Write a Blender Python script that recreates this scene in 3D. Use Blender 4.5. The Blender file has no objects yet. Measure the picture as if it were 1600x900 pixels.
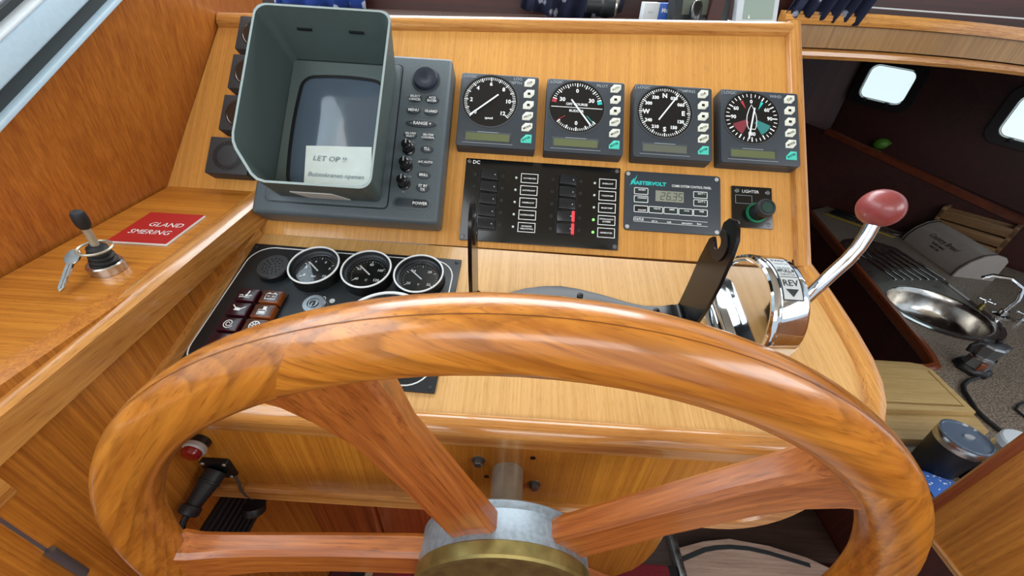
import bpy, bmesh, math, random
from mathutils import Matrix, Vector, Euler
PI = math.pi
rad = math.radians
random.seed(4)
S = bpy.context.scene
COL = S.collection
# ------------------------------------------------------------------ camera
def cam_axes(pitch, roll):
    p, r = rad(pitch), rad(roll)
    f = Vector((0, math.cos(p), -math.sin(p)))
    u = Vector((0, math.sin(p), math.cos(p)))
    x = Vector((1, 0, 0))
    return x*math.cos(r)+u*math.sin(r), u*math.cos(r)-x*math.sin(r), f
cx, cu, cf = cam_axes(35, 3.7)
cd = bpy.data.cameras.new('camera')
cam = bpy.data.objects.new('camera', cd); COL.objects.link(cam)
cd.sensor_width = 36; cd.lens = 13.5; cd.clip_start = .01; cd.clip_end = 200
cam.matrix_world = Matrix(((cx.x, cu.x, -cf.x, 0), (cx.y, cu.y, -cf.y, 0), (cx.z, cu.z, -cf.z, 1.45), (0, 0, 0, 1)))
S.camera = cam
# ------------------------------------------------------------------ world, lights, exposure
W = bpy.data.worlds.new('sky'); S.world = W; W.use_nodes = True
bg = W.node_tree.nodes['Background']
bg.inputs['Color'].default_value = (.72, .83, .95, 1); bg.inputs['Strength'].default_value = 1.0
S.view_settings.view_transform = 'Standard'; S.view_settings.look = 'None'
S.view_settings.gamma = 1; S.view_settings.use_curve_mapping = False
S.view_settings.exposure = 0.0
def area(name, loc, target, sx, sy, power, col=(1, 1, 1)):
    l = bpy.data.lights.new(name, 'AREA'); l.shape = 'RECTANGLE'; l.size = sx; l.size_y = sy
    l.energy = power; l.color = col
    o = bpy.data.objects.new(name, l); COL.objects.link(o)
    o.location = loc
    o.rotation_euler = (Vector(target)-Vector(loc)).to_track_quat('-Z', 'Y').to_euler()
    return o
area('windscreen_daylight', (-.05, 1.0, 1.88), (0, .25, 1.1), 1.4, .42, 15, (.93, .97, 1))
area('port_window_daylight', (-.62, .15, 1.78), (.1, .3, 1.1), 1.1, .45, 6.5, (.93, .97, 1))
area('starboard_window_daylight', (1.45, -.45, 1.85), (0, .3, 1.1), 1.1, .45, 9, (.95, .98, 1))
area('aft_door_daylight', (.1, -1.35, 2.02), (-.1, .4, 1.15), 1.5, .7, 16, (1, .98, .95))

# ------------------------------------------------------------------ helpers
def hexl(h, k=1):
    h = h.lstrip('#')
    c = [int(h[i:i+2], 16)/255 for i in (0, 2, 4)]
    return tuple(k*(v/12.92 if v <= .04045 else ((v+.055)/1.055)**2.4) for v in c)+(1,)
class NT:
    def __init__(s, name):
        m = bpy.data.materials.new(name); m.use_nodes = True
        s.m = m; s.t = m.node_tree; s.b = s.t.nodes['Principled BSDF']
    def n(s, typ, **kw):
        nd = s.t.nodes.new(typ)
        for k, v in kw.items():
            if k in nd.inputs: nd.inputs[k].default_value = v
            else: setattr(nd, k, v)
        return nd
    def l(s, a, b): s.t.links.new(a, b)
    def math(s, op, a, b=None):
        nd = s.t.nodes.new('ShaderNodeMath'); nd.operation = op
        for i, v in enumerate((a, b)):
            if v is None: continue
            if isinstance(v, (int, float)): nd.inputs[i].default_value = v
            else: s.l(v, nd.inputs[i])
        return nd.outputs[0]
    def mix(s, f, a, b, mode='MIX'):
        nd = s.t.nodes.new('ShaderNodeMix'); nd.data_type = 'RGBA'; nd.blend_type = mode
        for sk, v in ((nd.inputs[0], f), (nd.inputs[6], a), (nd.inputs[7], b)):
            if isinstance(v, (int, float, tuple)): sk.default_value = v
            else: s.l(v, sk)
        return nd.outputs[2]
    def ramp(s, f, stops):
        nd = s.t.nodes.new('ShaderNodeValToRGB'); e = nd.color_ramp.elements
        while len(e) < len(stops): e.new(.5)
        for q, (p, c) in zip(e, stops):
            q.position = p; q.color = c if len(c) == 4 else (*c, 1)
        s.l(f, nd.inputs[0]); return nd.outputs[0]
def plain(name, col, rough=.5, metal=0, coat=0, spec=.5, noise=0, nscale=60, emit=0, bump=0):
    N = NT(name); b = N.b
    c = hexl(col) if isinstance(col, str) else col
    b.inputs['Base Color'].default_value = c
    b.inputs['Roughness'].default_value = rough; b.inputs['Metallic'].default_value = metal
    b.inputs['Coat Weight'].default_value = coat; b.inputs['Specular IOR Level'].default_value = spec
    if noise or bump:
        tc = N.n('ShaderNodeTexCoord')
        nz = N.n('ShaderNodeTexNoise', Scale=nscale, Detail=4.0); N.l(tc.outputs['Object'], nz.inputs['Vector'])
        if noise:
            k = 1-noise
            N.l(N.ramp(nz.outputs[0], [(.3, tuple(v*k for v in c[:3])), (.7, tuple(min(1, v*(1+noise)) for v in c[:3]))]), b.inputs['Base Color'])
            N.l(N.math('ADD', N.math('MULTIPLY', nz.outputs[0], .25), rough-.12), b.inputs['Roughness'])
        if bump:
            bp_ = N.n('ShaderNodeBump', Strength=bump, Distance=.001); N.l(nz.outputs[0], bp_.inputs['Height']); N.l(bp_.outputs[0], b.inputs['Normal'])
    if emit:
        b.inputs['Emission Color'].default_value = c; b.inputs['Emission Strength'].default_value = emit
    return N.m
def wood(name, light, dark, axis='X', along=1.5, across=45, pore=.5, rough=.32, coat=.35, ring=0.0, ringscale=9, blotch=.35, slant=0, porel=45, porew=760, fine=.45):
    """straight-grained timber: streaks along one object axis, fine dark pores, slow colour drift"""
    N = NT(name); b = N.b
    tc = N.n('ShaderNodeTexCoord'); oi = N.n('ShaderNodeObjectInfo')
    off = N.n('ShaderNodeVectorMath', operation='SCALE'); N.l(oi.outputs['Random'], off.inputs['Scale']); off.inputs[0].default_value = (7.3, 3.1, 5.7)
    add = N.n('ShaderNodeVectorMath', operation='ADD'); N.l(tc.outputs['Object'], add.inputs[0]); N.l(off.outputs[0], add.inputs[1])
    rot = N.n('ShaderNodeMapping'); N.l(add.outputs[0], rot.inputs['Vector'])
    rot.inputs['Rotation'].default_value = slant if isinstance(slant, tuple) else (0, 0, slant)
    def mapped(a, c):
        mp = N.n('ShaderNodeMapping'); N.l(rot.outputs[0], mp.inputs['Vector'])
        mp.inputs['Scale'].default_value = tuple(a if k == axis else c for k in 'XYZ'); return mp.outputs[0]
    n1 = N.n('ShaderNodeTexNoise', Scale=1.0, Detail=5.0, Roughness=.62, Distortion=.25); N.l(mapped(along, across), n1.inputs['Vector'])
    n2 = N.n('ShaderNodeTexNoise', Scale=1.0, Detail=2.0); N.l(mapped(along*1.2, 6), n2.inputs['Vector'])
    n3 = N.n('ShaderNodeTexNoise', Scale=1.0, Detail=2.0, Roughness=.5); N.l(mapped(porel, porew), n3.inputs['Vector'])
    n5 = N.n('ShaderNodeTexNoise', Scale=1.0, Detail=3.0, Roughness=.6); N.l(mapped(along*2.5, across*4.2), n5.inputs['Vector'])
    f = N.math('ADD', N.math('MULTIPLY', n1.outputs[0], 1-blotch), N.math('MULTIPLY', n2.outputs[0], blotch))
    f = N.math('ADD', N.math('MULTIPLY', f, 1-fine), N.math('MULTIPLY', n5.outputs[0], fine))
    c1, c2 = hexl(light), hexl(dark)
    mid = tuple((a+b_)/2 for a, b_ in zip(c1, c2))
    col = N.ramp(f, [(.38, c2), (.5, mid), (.61, c1)])
    if ring:
        # growth lines: gently waving layers, cut obliquely
        sx = N.n('ShaderNodeSeparateXYZ'); N.l(rot.outputs[0], sx.inputs[0])
        n4 = N.n('ShaderNodeTexNoise', Scale=1.0, Detail=2.0, Distortion=.2); N.l(mapped(3.0, 14), n4.inputs['Vector'])
        lay = N.math('ADD', N.math('MULTIPLY', sx.outputs['Z'], ringscale), N.math('MULTIPLY', sx.outputs['Y'], ringscale*.55))
        w = N.math('FRACT', N.math('ADD', lay, N.math('MULTIPLY', n4.outputs[0], 1.5)))
        line = N.ramp(w, [(0, (.05, .05, .05)), (.45, (.0, .0, .0)), (.90, (.9, .9, .9)), (1, (.1, .1, .1))])
        n6 = N.n('ShaderNodeTexNoise', Scale=1.0, Detail=3.0); N.l(mapped(12, 160), n6.inputs['Vector'])
        lf = N.math('MULTIPLY', N.math('MULTIPLY', line, ring), N.ramp(n6.outputs[0], [(.35, (.35, .35, .35)), (.6, (1, 1, 1))]))
        dk = tuple(v*.42 for v in c2[:3])+(1,)
        col = N.mix(lf, col, dk)
    p = N.ramp(n3.outputs[0], [(.56, (0, 0, 0)), (.70, (1, 1, 1))])
    col = N.mix(N.math('MULTIPLY', p, pore), col, tuple(v*.35 for v in c2[:3])+(1,))
    hs = N.n('ShaderNodeHueSaturation'); N.l(col, hs.inputs['Color'])
    N.l(N.math('ADD', N.math('MULTIPLY', oi.outputs['Random'], .16), .92), hs.inputs['Value'])
    N.l(hs.outputs[0], b.inputs['Base Color'])
    b.inputs['Roughness'].default_value = rough; b.inputs['Coat Weight'].default_value = coat; b.inputs['Coat Roughness'].default_value = .12
    bp_ = N.n('ShaderNodeBump', Strength=.12, Distance=.0006); N.l(n3.outputs[0], bp_.inputs['Height']); N.l(bp_.outputs[0], b.inputs['Normal'])
    return N.m
class MB:
    def __init__(s): s.v = []; s.f = []; s.mi = []
    def add(s, v, f, mi=0, M=None):
        o = len(s.v)
        s.v += [tuple(M @ Vector(p)) for p in v] if M is not None else [tuple(p) for p in v]
        s.f += [tuple(i+o for i in q) for q in f]; s.mi += [mi]*len(f); return s
    def _bm(s, bm, mi, M):
        bm.verts.ensure_lookup_table(); bm.verts.index_update()
        s.add([v.co.copy() for v in bm.verts], [[v.index for v in f.verts] for f in bm.faces], mi, M); bm.free(); return s
    def box(s, x0, x1, y0, y1, z0, z1, bev=0, seg=2, mi=0, M=None):
        return s.prism([(x0, y0), (x1, y0), (x1, y1), (x0, y1)], z0, z1, bev, seg, mi, M, True)
    def prism(s, poly, z0, z1, bev=0, seg=2, mi=0, M=None, alledges=False):
        bm = bmesh.new(); n = len(poly)
        a = [bm.verts.new((x, y, z0)) for x, y in poly]; b = [bm.verts.new((x, y, z1)) for x, y in poly]
        bm.faces.new(a[::-1]); top = bm.faces.new(b)
        for i in range(n): bm.faces.new((a[i], a[(i+1) % n], b[(i+1) % n], b[i]))
        bmesh.ops.recalc_face_normals(bm, faces=bm.faces[:])
        if bev:
            ed = bm.edges[:] if alledges else list(top.edges)
            bmesh.ops.bevel(bm, geom=ed, offset=bev, segments=seg, profile=.5, affect='EDGES', clamp_overlap=True)
        return s._bm(bm, mi, M)
    def lathe(s, prof, n=32, mi=0, M=None, cap=True):
        v = []; f = []
        for r, z in prof:
            for i in range(n): a = 2*PI*i/n; v.append((r*math.cos(a), r*math.sin(a), z))
        for j in range(len(prof)-1):
            for i in range(n): k = (i+1) % n; f.append((j*n+i, j*n+k, (j+1)*n+k, (j+1)*n+i))
        if cap:
            if prof[0][0] > 1e-6: f.append(tuple(range(n-1, -1, -1)))
            if prof[-1][0] > 1e-6: f.append(tuple((len(prof)-1)*n+i for i in range(n)))
        return s.add(v, f, mi, M)
    def cyl(s, x, y, r, z0, z1, n=24, bev=0, mi=0, M=None):
        T = Matrix.Translation((x, y, 0)); T = M @ T if M is not None else T
        pr = [(r, z0), (r, z1)] if not bev else [(r, z0), (r, z1-bev), (r-bev*.3, z1-bev*.3), (r-bev, z1)]
        return s.lathe(pr, n, mi, T)
    def ring(s, x, y, r0, r1, z0, z1, n=40, mi=0, M=None):
        T = Matrix.Translation((x, y, 0)); T = M @ T if M is not None else T
        return s.lathe([(r0, z0), (r1, z0), (r1, z1), (r0, z1), (r0, z0)], n, mi, T, False)
    def sweep(s, path, prof, up=(0, 0, 1), closed=False, mi=0, M=None, cap=True, scale=None):
        P = [Vector(p) for p in path]; n = len(P); m = len(prof); v = []; f = []
        up = Vector(up)
        for i in range(n):
            a = P[i-1] if (i or closed) else P[i]; b = P[(i+1) % n] if (i < n-1 or closed) else P[i]
            t = (b-a).normalized()
            side = t.cross(up)
            side = side.normalized() if side.length > 1e-6 else Vector((1, 0, 0))
            u2 = side.cross(t).normalized(); k = scale[i] if scale else 1
            # mitre
            w = 1.0
            if a is not P[i] and b is not P[i] and 0 < i < n-1:
                d = (P[i]-a).normalized().dot(t); w = 1/max(.4, d)
            for q in prof: v.append(P[i]+side*q[0]*k*w+u2*q[1]*k)
        for i in range(n if closed else n-1):
            j = (i+1) % n
            for q in range(m): r = (q+1) % m; f.append((i*m+q, i*m+r, j*m+r, j*m+q))
        if cap and not closed: f.append(tuple(range(m-1, -1, -1))); f.append(tuple((n-1)*m+q for q in range(m)))
        return s.add(v, f, mi, M)
    def tube(s, path, r, n=10, up=None, mi=0, M=None, closed=False):
        P = [Vector(p) for p in path]
        rr = r if isinstance(r, (list, tuple)) else None
        d = (P[-1]-P[0]).normalized() if (P[-1]-P[0]).length > 1e-6 else Vector((1, 0, 0))
        if up is None: up = (0, 0, 1) if abs(d.z) < .8 else (0, 1, 0)
        prof = [((1 if rr else r)*math.cos(2*PI*i/n), (1 if rr else r)*math.sin(2*PI*i/n)) for i in range(n)]
        return s.sweep(path, prof, up, closed, mi, M, True, rr)
    def ball(s, c, rx, ry, rz, n=20, mi=0, M=None):
        pr = []
        k = n//2
        for i in range(k+1): a = -PI/2+PI*i/k; pr.append((max(1e-7, math.cos(a)), math.sin(a)))
        T = Matrix.Translation(c) @ Matrix.Diagonal((rx, ry, rz, 1)); T = M @ T if M is not None else T
        return s.lathe(pr, n, mi, T, False)
    def flat(s, poly, z, mi=0, M=None): return s.add([(x, y, z) for x, y in poly], [tuple(range(len(poly)))], mi, M)
    def frame(s, x0, x1, y0, y1, t, z, mi=0, M=None, cut=0):
        o = rrect(x0, x1, y0, y1, cut, 3) if cut else [(x0, y0), (x1, y0), (x1, y1), (x0, y1)]
        i = rrect(x0+t, x1-t, y0+t, y1-t, max(cut-t, .0001), 3) if cut else [(x0+t, y0+t), (x1-t, y0+t), (x1-t, y1-t), (x0+t, y1-t)]
        n = len(o)
        return s.add([(x, y, z) for x, y in o+i], [(k, (k+1) % n, n+(k+1) % n, n+k) for k in range(n)], mi, M)
    def line(s, pts, w, z, mi=0, M=None, closed=False):
        n = len(pts); v = []; P = [Vector((*p, 0)) for p in pts]
        for i in range(n):
            a = P[i-1] if (i or closed) else P[i]; b = P[(i+1) % n] if (i < n-1 or closed) else P[i]
            t = (b-a).normalized(); nn = Vector((-t.y, t.x, 0))*w/2
            v += [(P[i].x+nn.x, P[i].y+nn.y, z), (P[i].x-nn.x, P[i].y-nn.y, z)]
        f = [(2*i, 2*i+1, 2*((i+1) % n)+1, 2*((i+1) % n)) for i in range(n if closed else n-1)]
        return s.add(v, f, mi, M)
    def text(s, t, size, x, y, z, align='CENTER', rot=0, bold=0, sx=1, mi=0, M=None, shear=0):
        v, f = glyphs(t, bold, shear)
        if not v: return s
        xs = [p[0] for p in v]; w0, w1 = min(xs), max(xs)
        ys = [p[1] for p in v]; h0 = .0; h1 = .68
        ox = -(w0+w1)/2 if align == 'CENTER' else (-w0 if align == 'LEFT' else -w1)
        c, sn = math.cos(rot), math.sin(rot); o = []
        for p in v:
            a = (p[0]+ox)*size*sx; b = (p[1]-.34)*size
            o.append((x+a*c-b*sn, y+a*sn+b*c, z))
        return s.add(o, f, mi, M)
    def build(s, name, mats, parent=None, M=None, smooth=35, **props):
        me = bpy.data.meshes.new(name); me.from_pydata(s.v, [], s.f)
        mats = mats if isinstance(mats, (list, tuple)) else [mats]
        for m in mats: me.materials.append(m)
        if len(mats) > 1: me.polygons.foreach_set('material_index', s.mi)
        me.update()
        bm = bmesh.new(); bm.from_mesh(me)
        bmesh.ops.recalc_face_normals(bm, faces=bm.faces[:]) if not props.pop('keep', False) else None
        bm.to_mesh(me); bm.free()
        if smooth:
            me.shade_smooth(); me.set_sharp_from_angle(angle=rad(smooth))
        o = bpy.data.objects.new(name, me); COL.objects.link(o)
        if parent: o.parent = parent
        if M is not None: o.matrix_basis = M if isinstance(M, Matrix) else Matrix.Translation(M)
        for k, v in props.items(): o[k] = v
        return o
_gl = {}
def glyphs(t, bold=0, shear=0):
    k = (t, bold, shear)
    if k not in _gl:
        cu_ = bpy.data.curves.new('t', 'FONT'); cu_.body = t; cu_.resolution_u = 2; cu_.offset = bold; cu_.fill_mode = 'FRONT'; cu_.shear = shear
        ob = bpy.data.objects.new('t', cu_); COL.objects.link(ob)
        me = bpy.data.meshes.new_from_object(ob)
        _gl[k] = ([tuple(v.co) for v in me.vertices], [tuple(p.vertices) for p in me.polygons])
        bpy.data.objects.remove(ob); bpy.data.curves.remove(cu_); bpy.data.meshes.remove(me)
    return _gl[k]
def rrect(x0, x1, y0, y1, r, n=4):
    p = []
    for cx_, cy_, a0 in ((x1-r, y0+r, -90), (x1-r, y1-r, 0), (x0+r, y1-r, 90), (x0+r, y0+r, 180)):
        for i in range(n+1): a = rad(a0+90*i/n); p.append((cx_+r*math.cos(a), cy_+r*math.sin(a)))
    return p
def ell(x, y, rx, ry, n=24, a0=0, a1=360):
    k = n if a1-a0 == 360 else n+1
    return [(x+rx*math.cos(rad(a0+(a1-a0)*i/n)), y+ry*math.sin(rad(a0+(a1-a0)*i/n))) for i in range(k)]
def basis(o, x, y):
    x = Vector(x).normalized(); y = Vector(y); y = (y-x*y.dot(x)).normalized(); z = x.cross(y)
    return Matrix(((x.x, y.x, z.x, o[0]), (x.y, y.y, z.y, o[1]), (x.z, y.z, z.z, o[2]), (0, 0, 0, 1)))
def zbasis(o, d):
    d = Vector(d).normalized(); y = Vector((0, 0, 1)); x = y.cross(d).normalized(); y = d.cross(x)
    return Matrix(((x.x, y.x, d.x, o[0]), (x.y, y.y, d.y, o[1]), (x.z, y.z, d.z, o[2]), (0, 0, 0, 1)))
def tag(o, label, cat, group=None):
    o['label'] = label; o['category'] = cat
    if group: o['group'] = group
    return o
def thing(name, label, cat, M=None, group=None):
    o = bpy.data.objects.new(name, None); COL.objects.link(o); o.empty_display_size = .02
    if M is not None: o.matrix_basis = M if isinstance(M, Matrix) else Matrix.Translation(M)
    return tag(o, label, cat, group)
def struct(o): o['kind'] = 'structure'; return o
T = Matrix.Translation
# frames of the three console planes (x to starboard, y up the slope, z out of the surface)
BP = basis((0, .5371, 1.2652), (1, 0, 0), (0, math.cos(rad(47.1)), math.sin(rad(47.1))))
DK = basis((0, .46598, 1.18862), (1, 0, 0), (0, math.cos(rad(17)), math.sin(rad(17))))
def bp(x, v, h=0): return BP @ Vector((x, v, h))
def dk(x, v, h=0): return DK @ Vector((x, v, h))
YZ = lambda x: Matrix(((0, 0, 1, x), (1, 0, 0, 0), (0, 1, 0, 0), (0, 0, 0, 1)))   # local x,y,z -> world y,z,x
XZ = lambda y: Matrix(((1, 0, 0, 0), (0, 0, -1, y), (0, 1, 0, 0), (0, 0, 0, 1)))  # local x,y,z -> world x,z,-y

# ------------------------------------------------------------------ materials
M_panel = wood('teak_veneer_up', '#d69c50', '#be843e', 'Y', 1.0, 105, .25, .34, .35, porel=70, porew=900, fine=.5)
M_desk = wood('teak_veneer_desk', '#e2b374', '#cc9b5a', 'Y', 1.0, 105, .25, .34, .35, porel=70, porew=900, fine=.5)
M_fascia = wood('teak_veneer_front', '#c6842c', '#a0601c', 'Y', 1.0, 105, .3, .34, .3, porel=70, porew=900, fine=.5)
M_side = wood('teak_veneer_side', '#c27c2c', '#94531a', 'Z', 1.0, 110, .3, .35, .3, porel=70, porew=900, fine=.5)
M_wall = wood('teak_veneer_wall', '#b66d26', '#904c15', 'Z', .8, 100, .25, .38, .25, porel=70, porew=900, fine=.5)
M_ledge = wood('teak_veneer_ledge', '#c98530', '#a4631f', 'X', 1.0, 90, .3, .3, .4, porel=70, porew=900, fine=.5)
M_trimx = wood('solid_teak_x', '#d0964f', '#a96c30', 'X', 1.2, 60, .45, .22, .6)
M_trimy = wood('solid_teak_y', '#d0964f', '#a96c30', 'Y', 1.2, 60, .45, .22, .6)
M_trimz = wood('solid_teak_z', '#d0964f', '#a96c30', 'Z', 1.2, 60, .45, .22, .6)
M_rim = wood('wheel_teak', '#cd842f', '#a05a1a', 'X', 2.2, 45, .4, .28, .55, .55, 135, .4, (.0, .05, .10), 25, 560, .45)
M_spoke = wood('spoke_teak', '#b86d2f', '#8b4618', 'X', 3.0, 70, .5, .34, .4, .3, 170, .35, (0, .04, .03), 25, 560, .4)
M_header = wood('header_veneer', '#a57c42', '#86602f', 'Z', 1.2, 60, .35, .34, .3)
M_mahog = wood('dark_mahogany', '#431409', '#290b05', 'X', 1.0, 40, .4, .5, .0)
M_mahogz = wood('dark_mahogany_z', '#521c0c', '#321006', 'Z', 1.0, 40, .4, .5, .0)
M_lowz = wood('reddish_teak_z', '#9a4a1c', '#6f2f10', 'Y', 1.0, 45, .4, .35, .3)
M_floorw = wood('worn_walnut', '#d6baaa', '#ad8d7c', 'X', 2, 40, .3, .4, .2)
M_floord = wood('dark_walnut', '#4b362d', '#33231c', 'X', 2, 40, .3, .45, .1)
M_board = wood('maple_board', '#c8ab74', '#a98b55', 'X', 2, 35, .25, .5, 0)
M_crate = wood('old_crate_wood', '#8f6b40', '#63462a', 'X', 2, 50, .4, .6, 0)
M_radar = plain('radar_grey', '#4c585e', .45, 0, 0, .5, .06, 300, 0, .05)
M_hood = plain('hood_grey', '#4b5957', .55, 0, 0, .4, .05, 200, 0, .05)
M_hoodrim = plain('hood_rim_pale', '#8f9c9a', .5)
M_inst = plain('instrument_grey', '#343c44', .42, 0, 0, .5, .05, 300)
M_instside = plain('instrument_dark', '#34383c', .6)
M_black = plain('black_plastic', '#101113', .4)
M_blackg = plain('gloss_black', '#08090a', .2, 0, .1)
M_bracket = plain('bracket_enamel', '#07090d', .22, 0, 0, .35)
M_blackm = plain('matt_black_panel', '#1c2227', .5, 0, 0, .5, .12, 40)
M_dial = plain('dial_black', '#0b0c0e', .3)
M_white = plain('white_print', '#e9eeee', .5)
M_grey = plain('grey_print', '#9aa3a8', .5)
M_teal = plain('teal_print', '#2cc3bd', .5)
M_tealk = plain('teal_key', '#48c4b0', .5)
M_key = plain('cream_key', '#d7d9cb', .5)
M_red = plain('red_print', '#b3343f', .5)
M_reds = plain('red_dim', '#7d2d38', .5)
M_teals = plain('teal_dim', '#2f7d7c', .5)
M_lcd = plain('olive_lcd', '#5f6747', .25, 0, .3)
M_lcdg = plain('grey_lcd', '#8c9183', .3)
M_lcdd = plain('lcd_segment', '#33382f', .5)
M_glass = plain('crt_glass', '#4c5a68', .12, 0, .5)
M_paper = plain('note_paper', '#d7e1dd', .8, 0, 0, .2, .04, 60)
M_ink = plain('ink', '#6d8288', .8)
M_chrome = plain('chrome', (.68, .70, .72, 1), .07, 1)
M_steel = plain('stainless', (.56, .55, .53, 1), .25, 1, 0, .5, .08, 60)
M_sink = plain('brushed_sink', (.42, .40, .37, 1), .3, 1, 0, .5, .1, 30)
M_alu = plain('cast_aluminium', '#8e9aa3', .45, .55, 0, .5, .16, 260, 0, .15)
M_brass = plain('dull_brass', '#8a7c4a', .38, .75, 0, .5, .18, 90, 0, .1)
M_shaft = plain('worn_nickel', '#a9a493', .35, .45, 0, .5, .15, 80)
M_zinc = plain('zinc_grey', '#7d8185', .35, .8)
M_rubber = plain('black_rubber', '#141518', .6)
M_redsign = plain('red_engraved', '#b21f22', .4, 0, .2)
M_knob = plain('maroon_knob', '#873b3a', .35, 0, .25, .5, .1, 40)
M_ledred = plain('lamp_maroon', '#2c161d', .3, 0, .2)
M_ledbrown = plain('lamp_brown', '#4a2f26', .3, 0, .2)
M_ledside = plain('lamp_orange_side', '#8a4413', .3)
M_ledside2 = plain('lamp_maroon_side', '#3a0d1c', .3)
M_ledon = plain('green_led', '#6dff5a', .4, 0, 0, .5, 0, 0, 3)
M_ledoff = plain('pale_led', '#c9d8d2', .4)
M_rocker = plain('rocker_black', '#15191f', .3)
M_rockred = plain('rocker_red', '#e0363f', .4, 0, 0, .5, 0, 0, .6)
M_green = plain('green_ring', '#176e49', .4)
M_plate = plain('label_plate', '#cfd6d8', .3, .3)
M_plateink = plain('label_ink', '#20272b', .5)
M_alupaint = plain('window_alu', '#b9d3e2', .4, 0, 0, .5, .04, 200)
M_gasket = plain('window_gasket', '#2b3233', .6)
M_navy = None
M_green_fruit = plain('green_fruit', '#4b7a1f', .5)
M_offwhite = plain('cream_enamel', '#a29a93', .45, 0, .1, .5, .04, 40)
M_whitebox = plain('white_card', '#cfd6da', .6)
M_blue = plain('blue_card', '#1f56b0', .5)
M_whiteplastic = plain('white_plastic', '#c2ccd4', .4)
M_lcdw = plain('grey_green_lcd', '#8fa29a', .3)
M_copper = plain('copper_brown', '#8a5238', .35, .5)
M_ruby = plain('dark_red_lens', '#7d0b10', .2, 0, .4)
M_yellow = plain('yellow_strip', '#a58a2c', .5)
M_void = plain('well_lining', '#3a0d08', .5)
M_strip = plain('black_grip_tape', '#23282b', .6)
M_cable = plain('black_cable', '#0f1012', .5)
def speckled():
    N = NT('speckled_laminate'); tc = N.n('ShaderNodeTexCoord')
    n = N.n('ShaderNodeTexNoise', Scale=260.0, Detail=3.0, Roughness=.7); N.l(tc.outputs['Object'], n.inputs['Vector'])
    v = N.n('ShaderNodeTexVoronoi', Scale=220.0); N.l(tc.outputs['Object'], v.inputs['Vector'])
    a = N.ramp(n.outputs[0], [(.38, hexl('#2e2925')), (.5, hexl('#786c60')), (.61, hexl('#b3a492'))])
    c = N.mix(.35, a, N.ramp(v.outputs['Color'], [(.2, hexl('#3c3630')), (.8, hexl('#968878'))]))
    N.l(c, N.b.inputs['Base Color']); N.b.inputs['Roughness'].default_value = .4
    return N.m
M_counter = speckled()
def navy(name, base, spot, scale=34.0):
    N = NT(name); tc = N.n('ShaderNodeTexCoord')
    v = N.n('ShaderNodeTexVoronoi', Scale=scale, Randomness=.8); N.l(tc.outputs['Object'], v.inputs['Vector'])
    nz = N.n('ShaderNodeTexNoise', Scale=400.0); N.l(tc.outputs['Object'], nz.inputs['Vector'])
    d = N.math('ADD', v.outputs['Distance'], N.math('MULTIPLY', nz.outputs[0], .25))
    m = N.ramp(d, [(.33, (1, 1, 1)), (.40, (0, 0, 0))])
    N.l(N.mix(m, hexl(base), hexl(spot)), N.b.inputs['Base Color']); N.b.inputs['Roughness'].default_value = .9
    return N.m
M_navy = navy('navy_flower_cloth', '#0d1530', '#9aa3b4')
M_bluecloth = navy('blue_flower_cloth', '#1d3f8e', '#c6d3ea')
def carpetmat():
    N = NT('striped_carpet'); tc = N.n('ShaderNodeTexCoord'); sx = N.n('ShaderNodeSeparateXYZ'); N.l(tc.outputs['Object'], sx.inputs[0])
    n = N.n('ShaderNodeTexNoise', Scale=180.0, Detail=3.0); N.l(tc.outputs['Object'], n.inputs['Vector'])
    x = N.math('ADD', sx.outputs[0], N.math('MULTIPLY', N.math('SUBTRACT', n.outputs[0], .5), .008))
    r = N.ramp(N.math('ADD', x, .5), [(0, hexl('#4a1420')), (.19, hexl('#0f1418')), (.222, hexl('#b7a88e')), (.236, hexl('#7a3029')), (.285, hexl('#8e1f2f')), (.32, hexl('#7d1726')), (.885, hexl('#7d1726')), (.893, hexl('#0e1013')), (.915, hexl('#6a4a32'))])
    r.node.color_ramp.interpolation = 'CONSTANT'
    N.l(N.mix(N.math('MULTIPLY', n.outputs[0], .5), r, (.02, .005, .005, 1)), N.b.inputs['Base Color'])
    N.b.inputs['Roughness'].default_value = .95
    bp_ = N.n('ShaderNodeBump', Strength=.6, Distance=.003); N.l(n.outputs[0], bp_.inputs['Height']); N.l(bp_.outputs[0], N.b.inputs['Normal'])
    return N.m
M_carpet = carpetmat()
def clear(name, tint, rough=.03):
    N = NT(name); b = N.b; b.inputs['Base Color'].default_value = hexl(tint); b.inputs['Roughness'].default_value = rough
    b.inputs['Transmission Weight'].default_value = 1; b.inputs['IOR'].default_value = 1.3; return N.m
M_clear = clear('clear_plastic', '#dfe6ea', .08)
M_gaugeglass = clear('gauge_glass', '#ffffff', .02)
M_pane = plain('bright_pane', '#dff3f6', .3, 0, 0, .5, 0, 0, 1.0)

# ================================================================== SETTING
def wallpoly(name, pts, mat, thick=.02, nrm=None):
    """thick slab from a planar polygon of world points, thickened away from nrm"""
    P = [Vector(p) for p in pts]
    n = (P[1]-P[0]).cross(P[2]-P[0]).normalized()
    if nrm is not None and n.dot(Vector(nrm)) < 0: n = -n
    k = len(P)
    mb = MB().add(P+[p-n*thick for p in P], [tuple(range(k)), tuple(range(2*k-1, k-1, -1))]+[(i, (i+1) % k, k+(i+1) % k, k+i) for i in range(k)])
    return struct(mb.build(name, mat, smooth=0))
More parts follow.
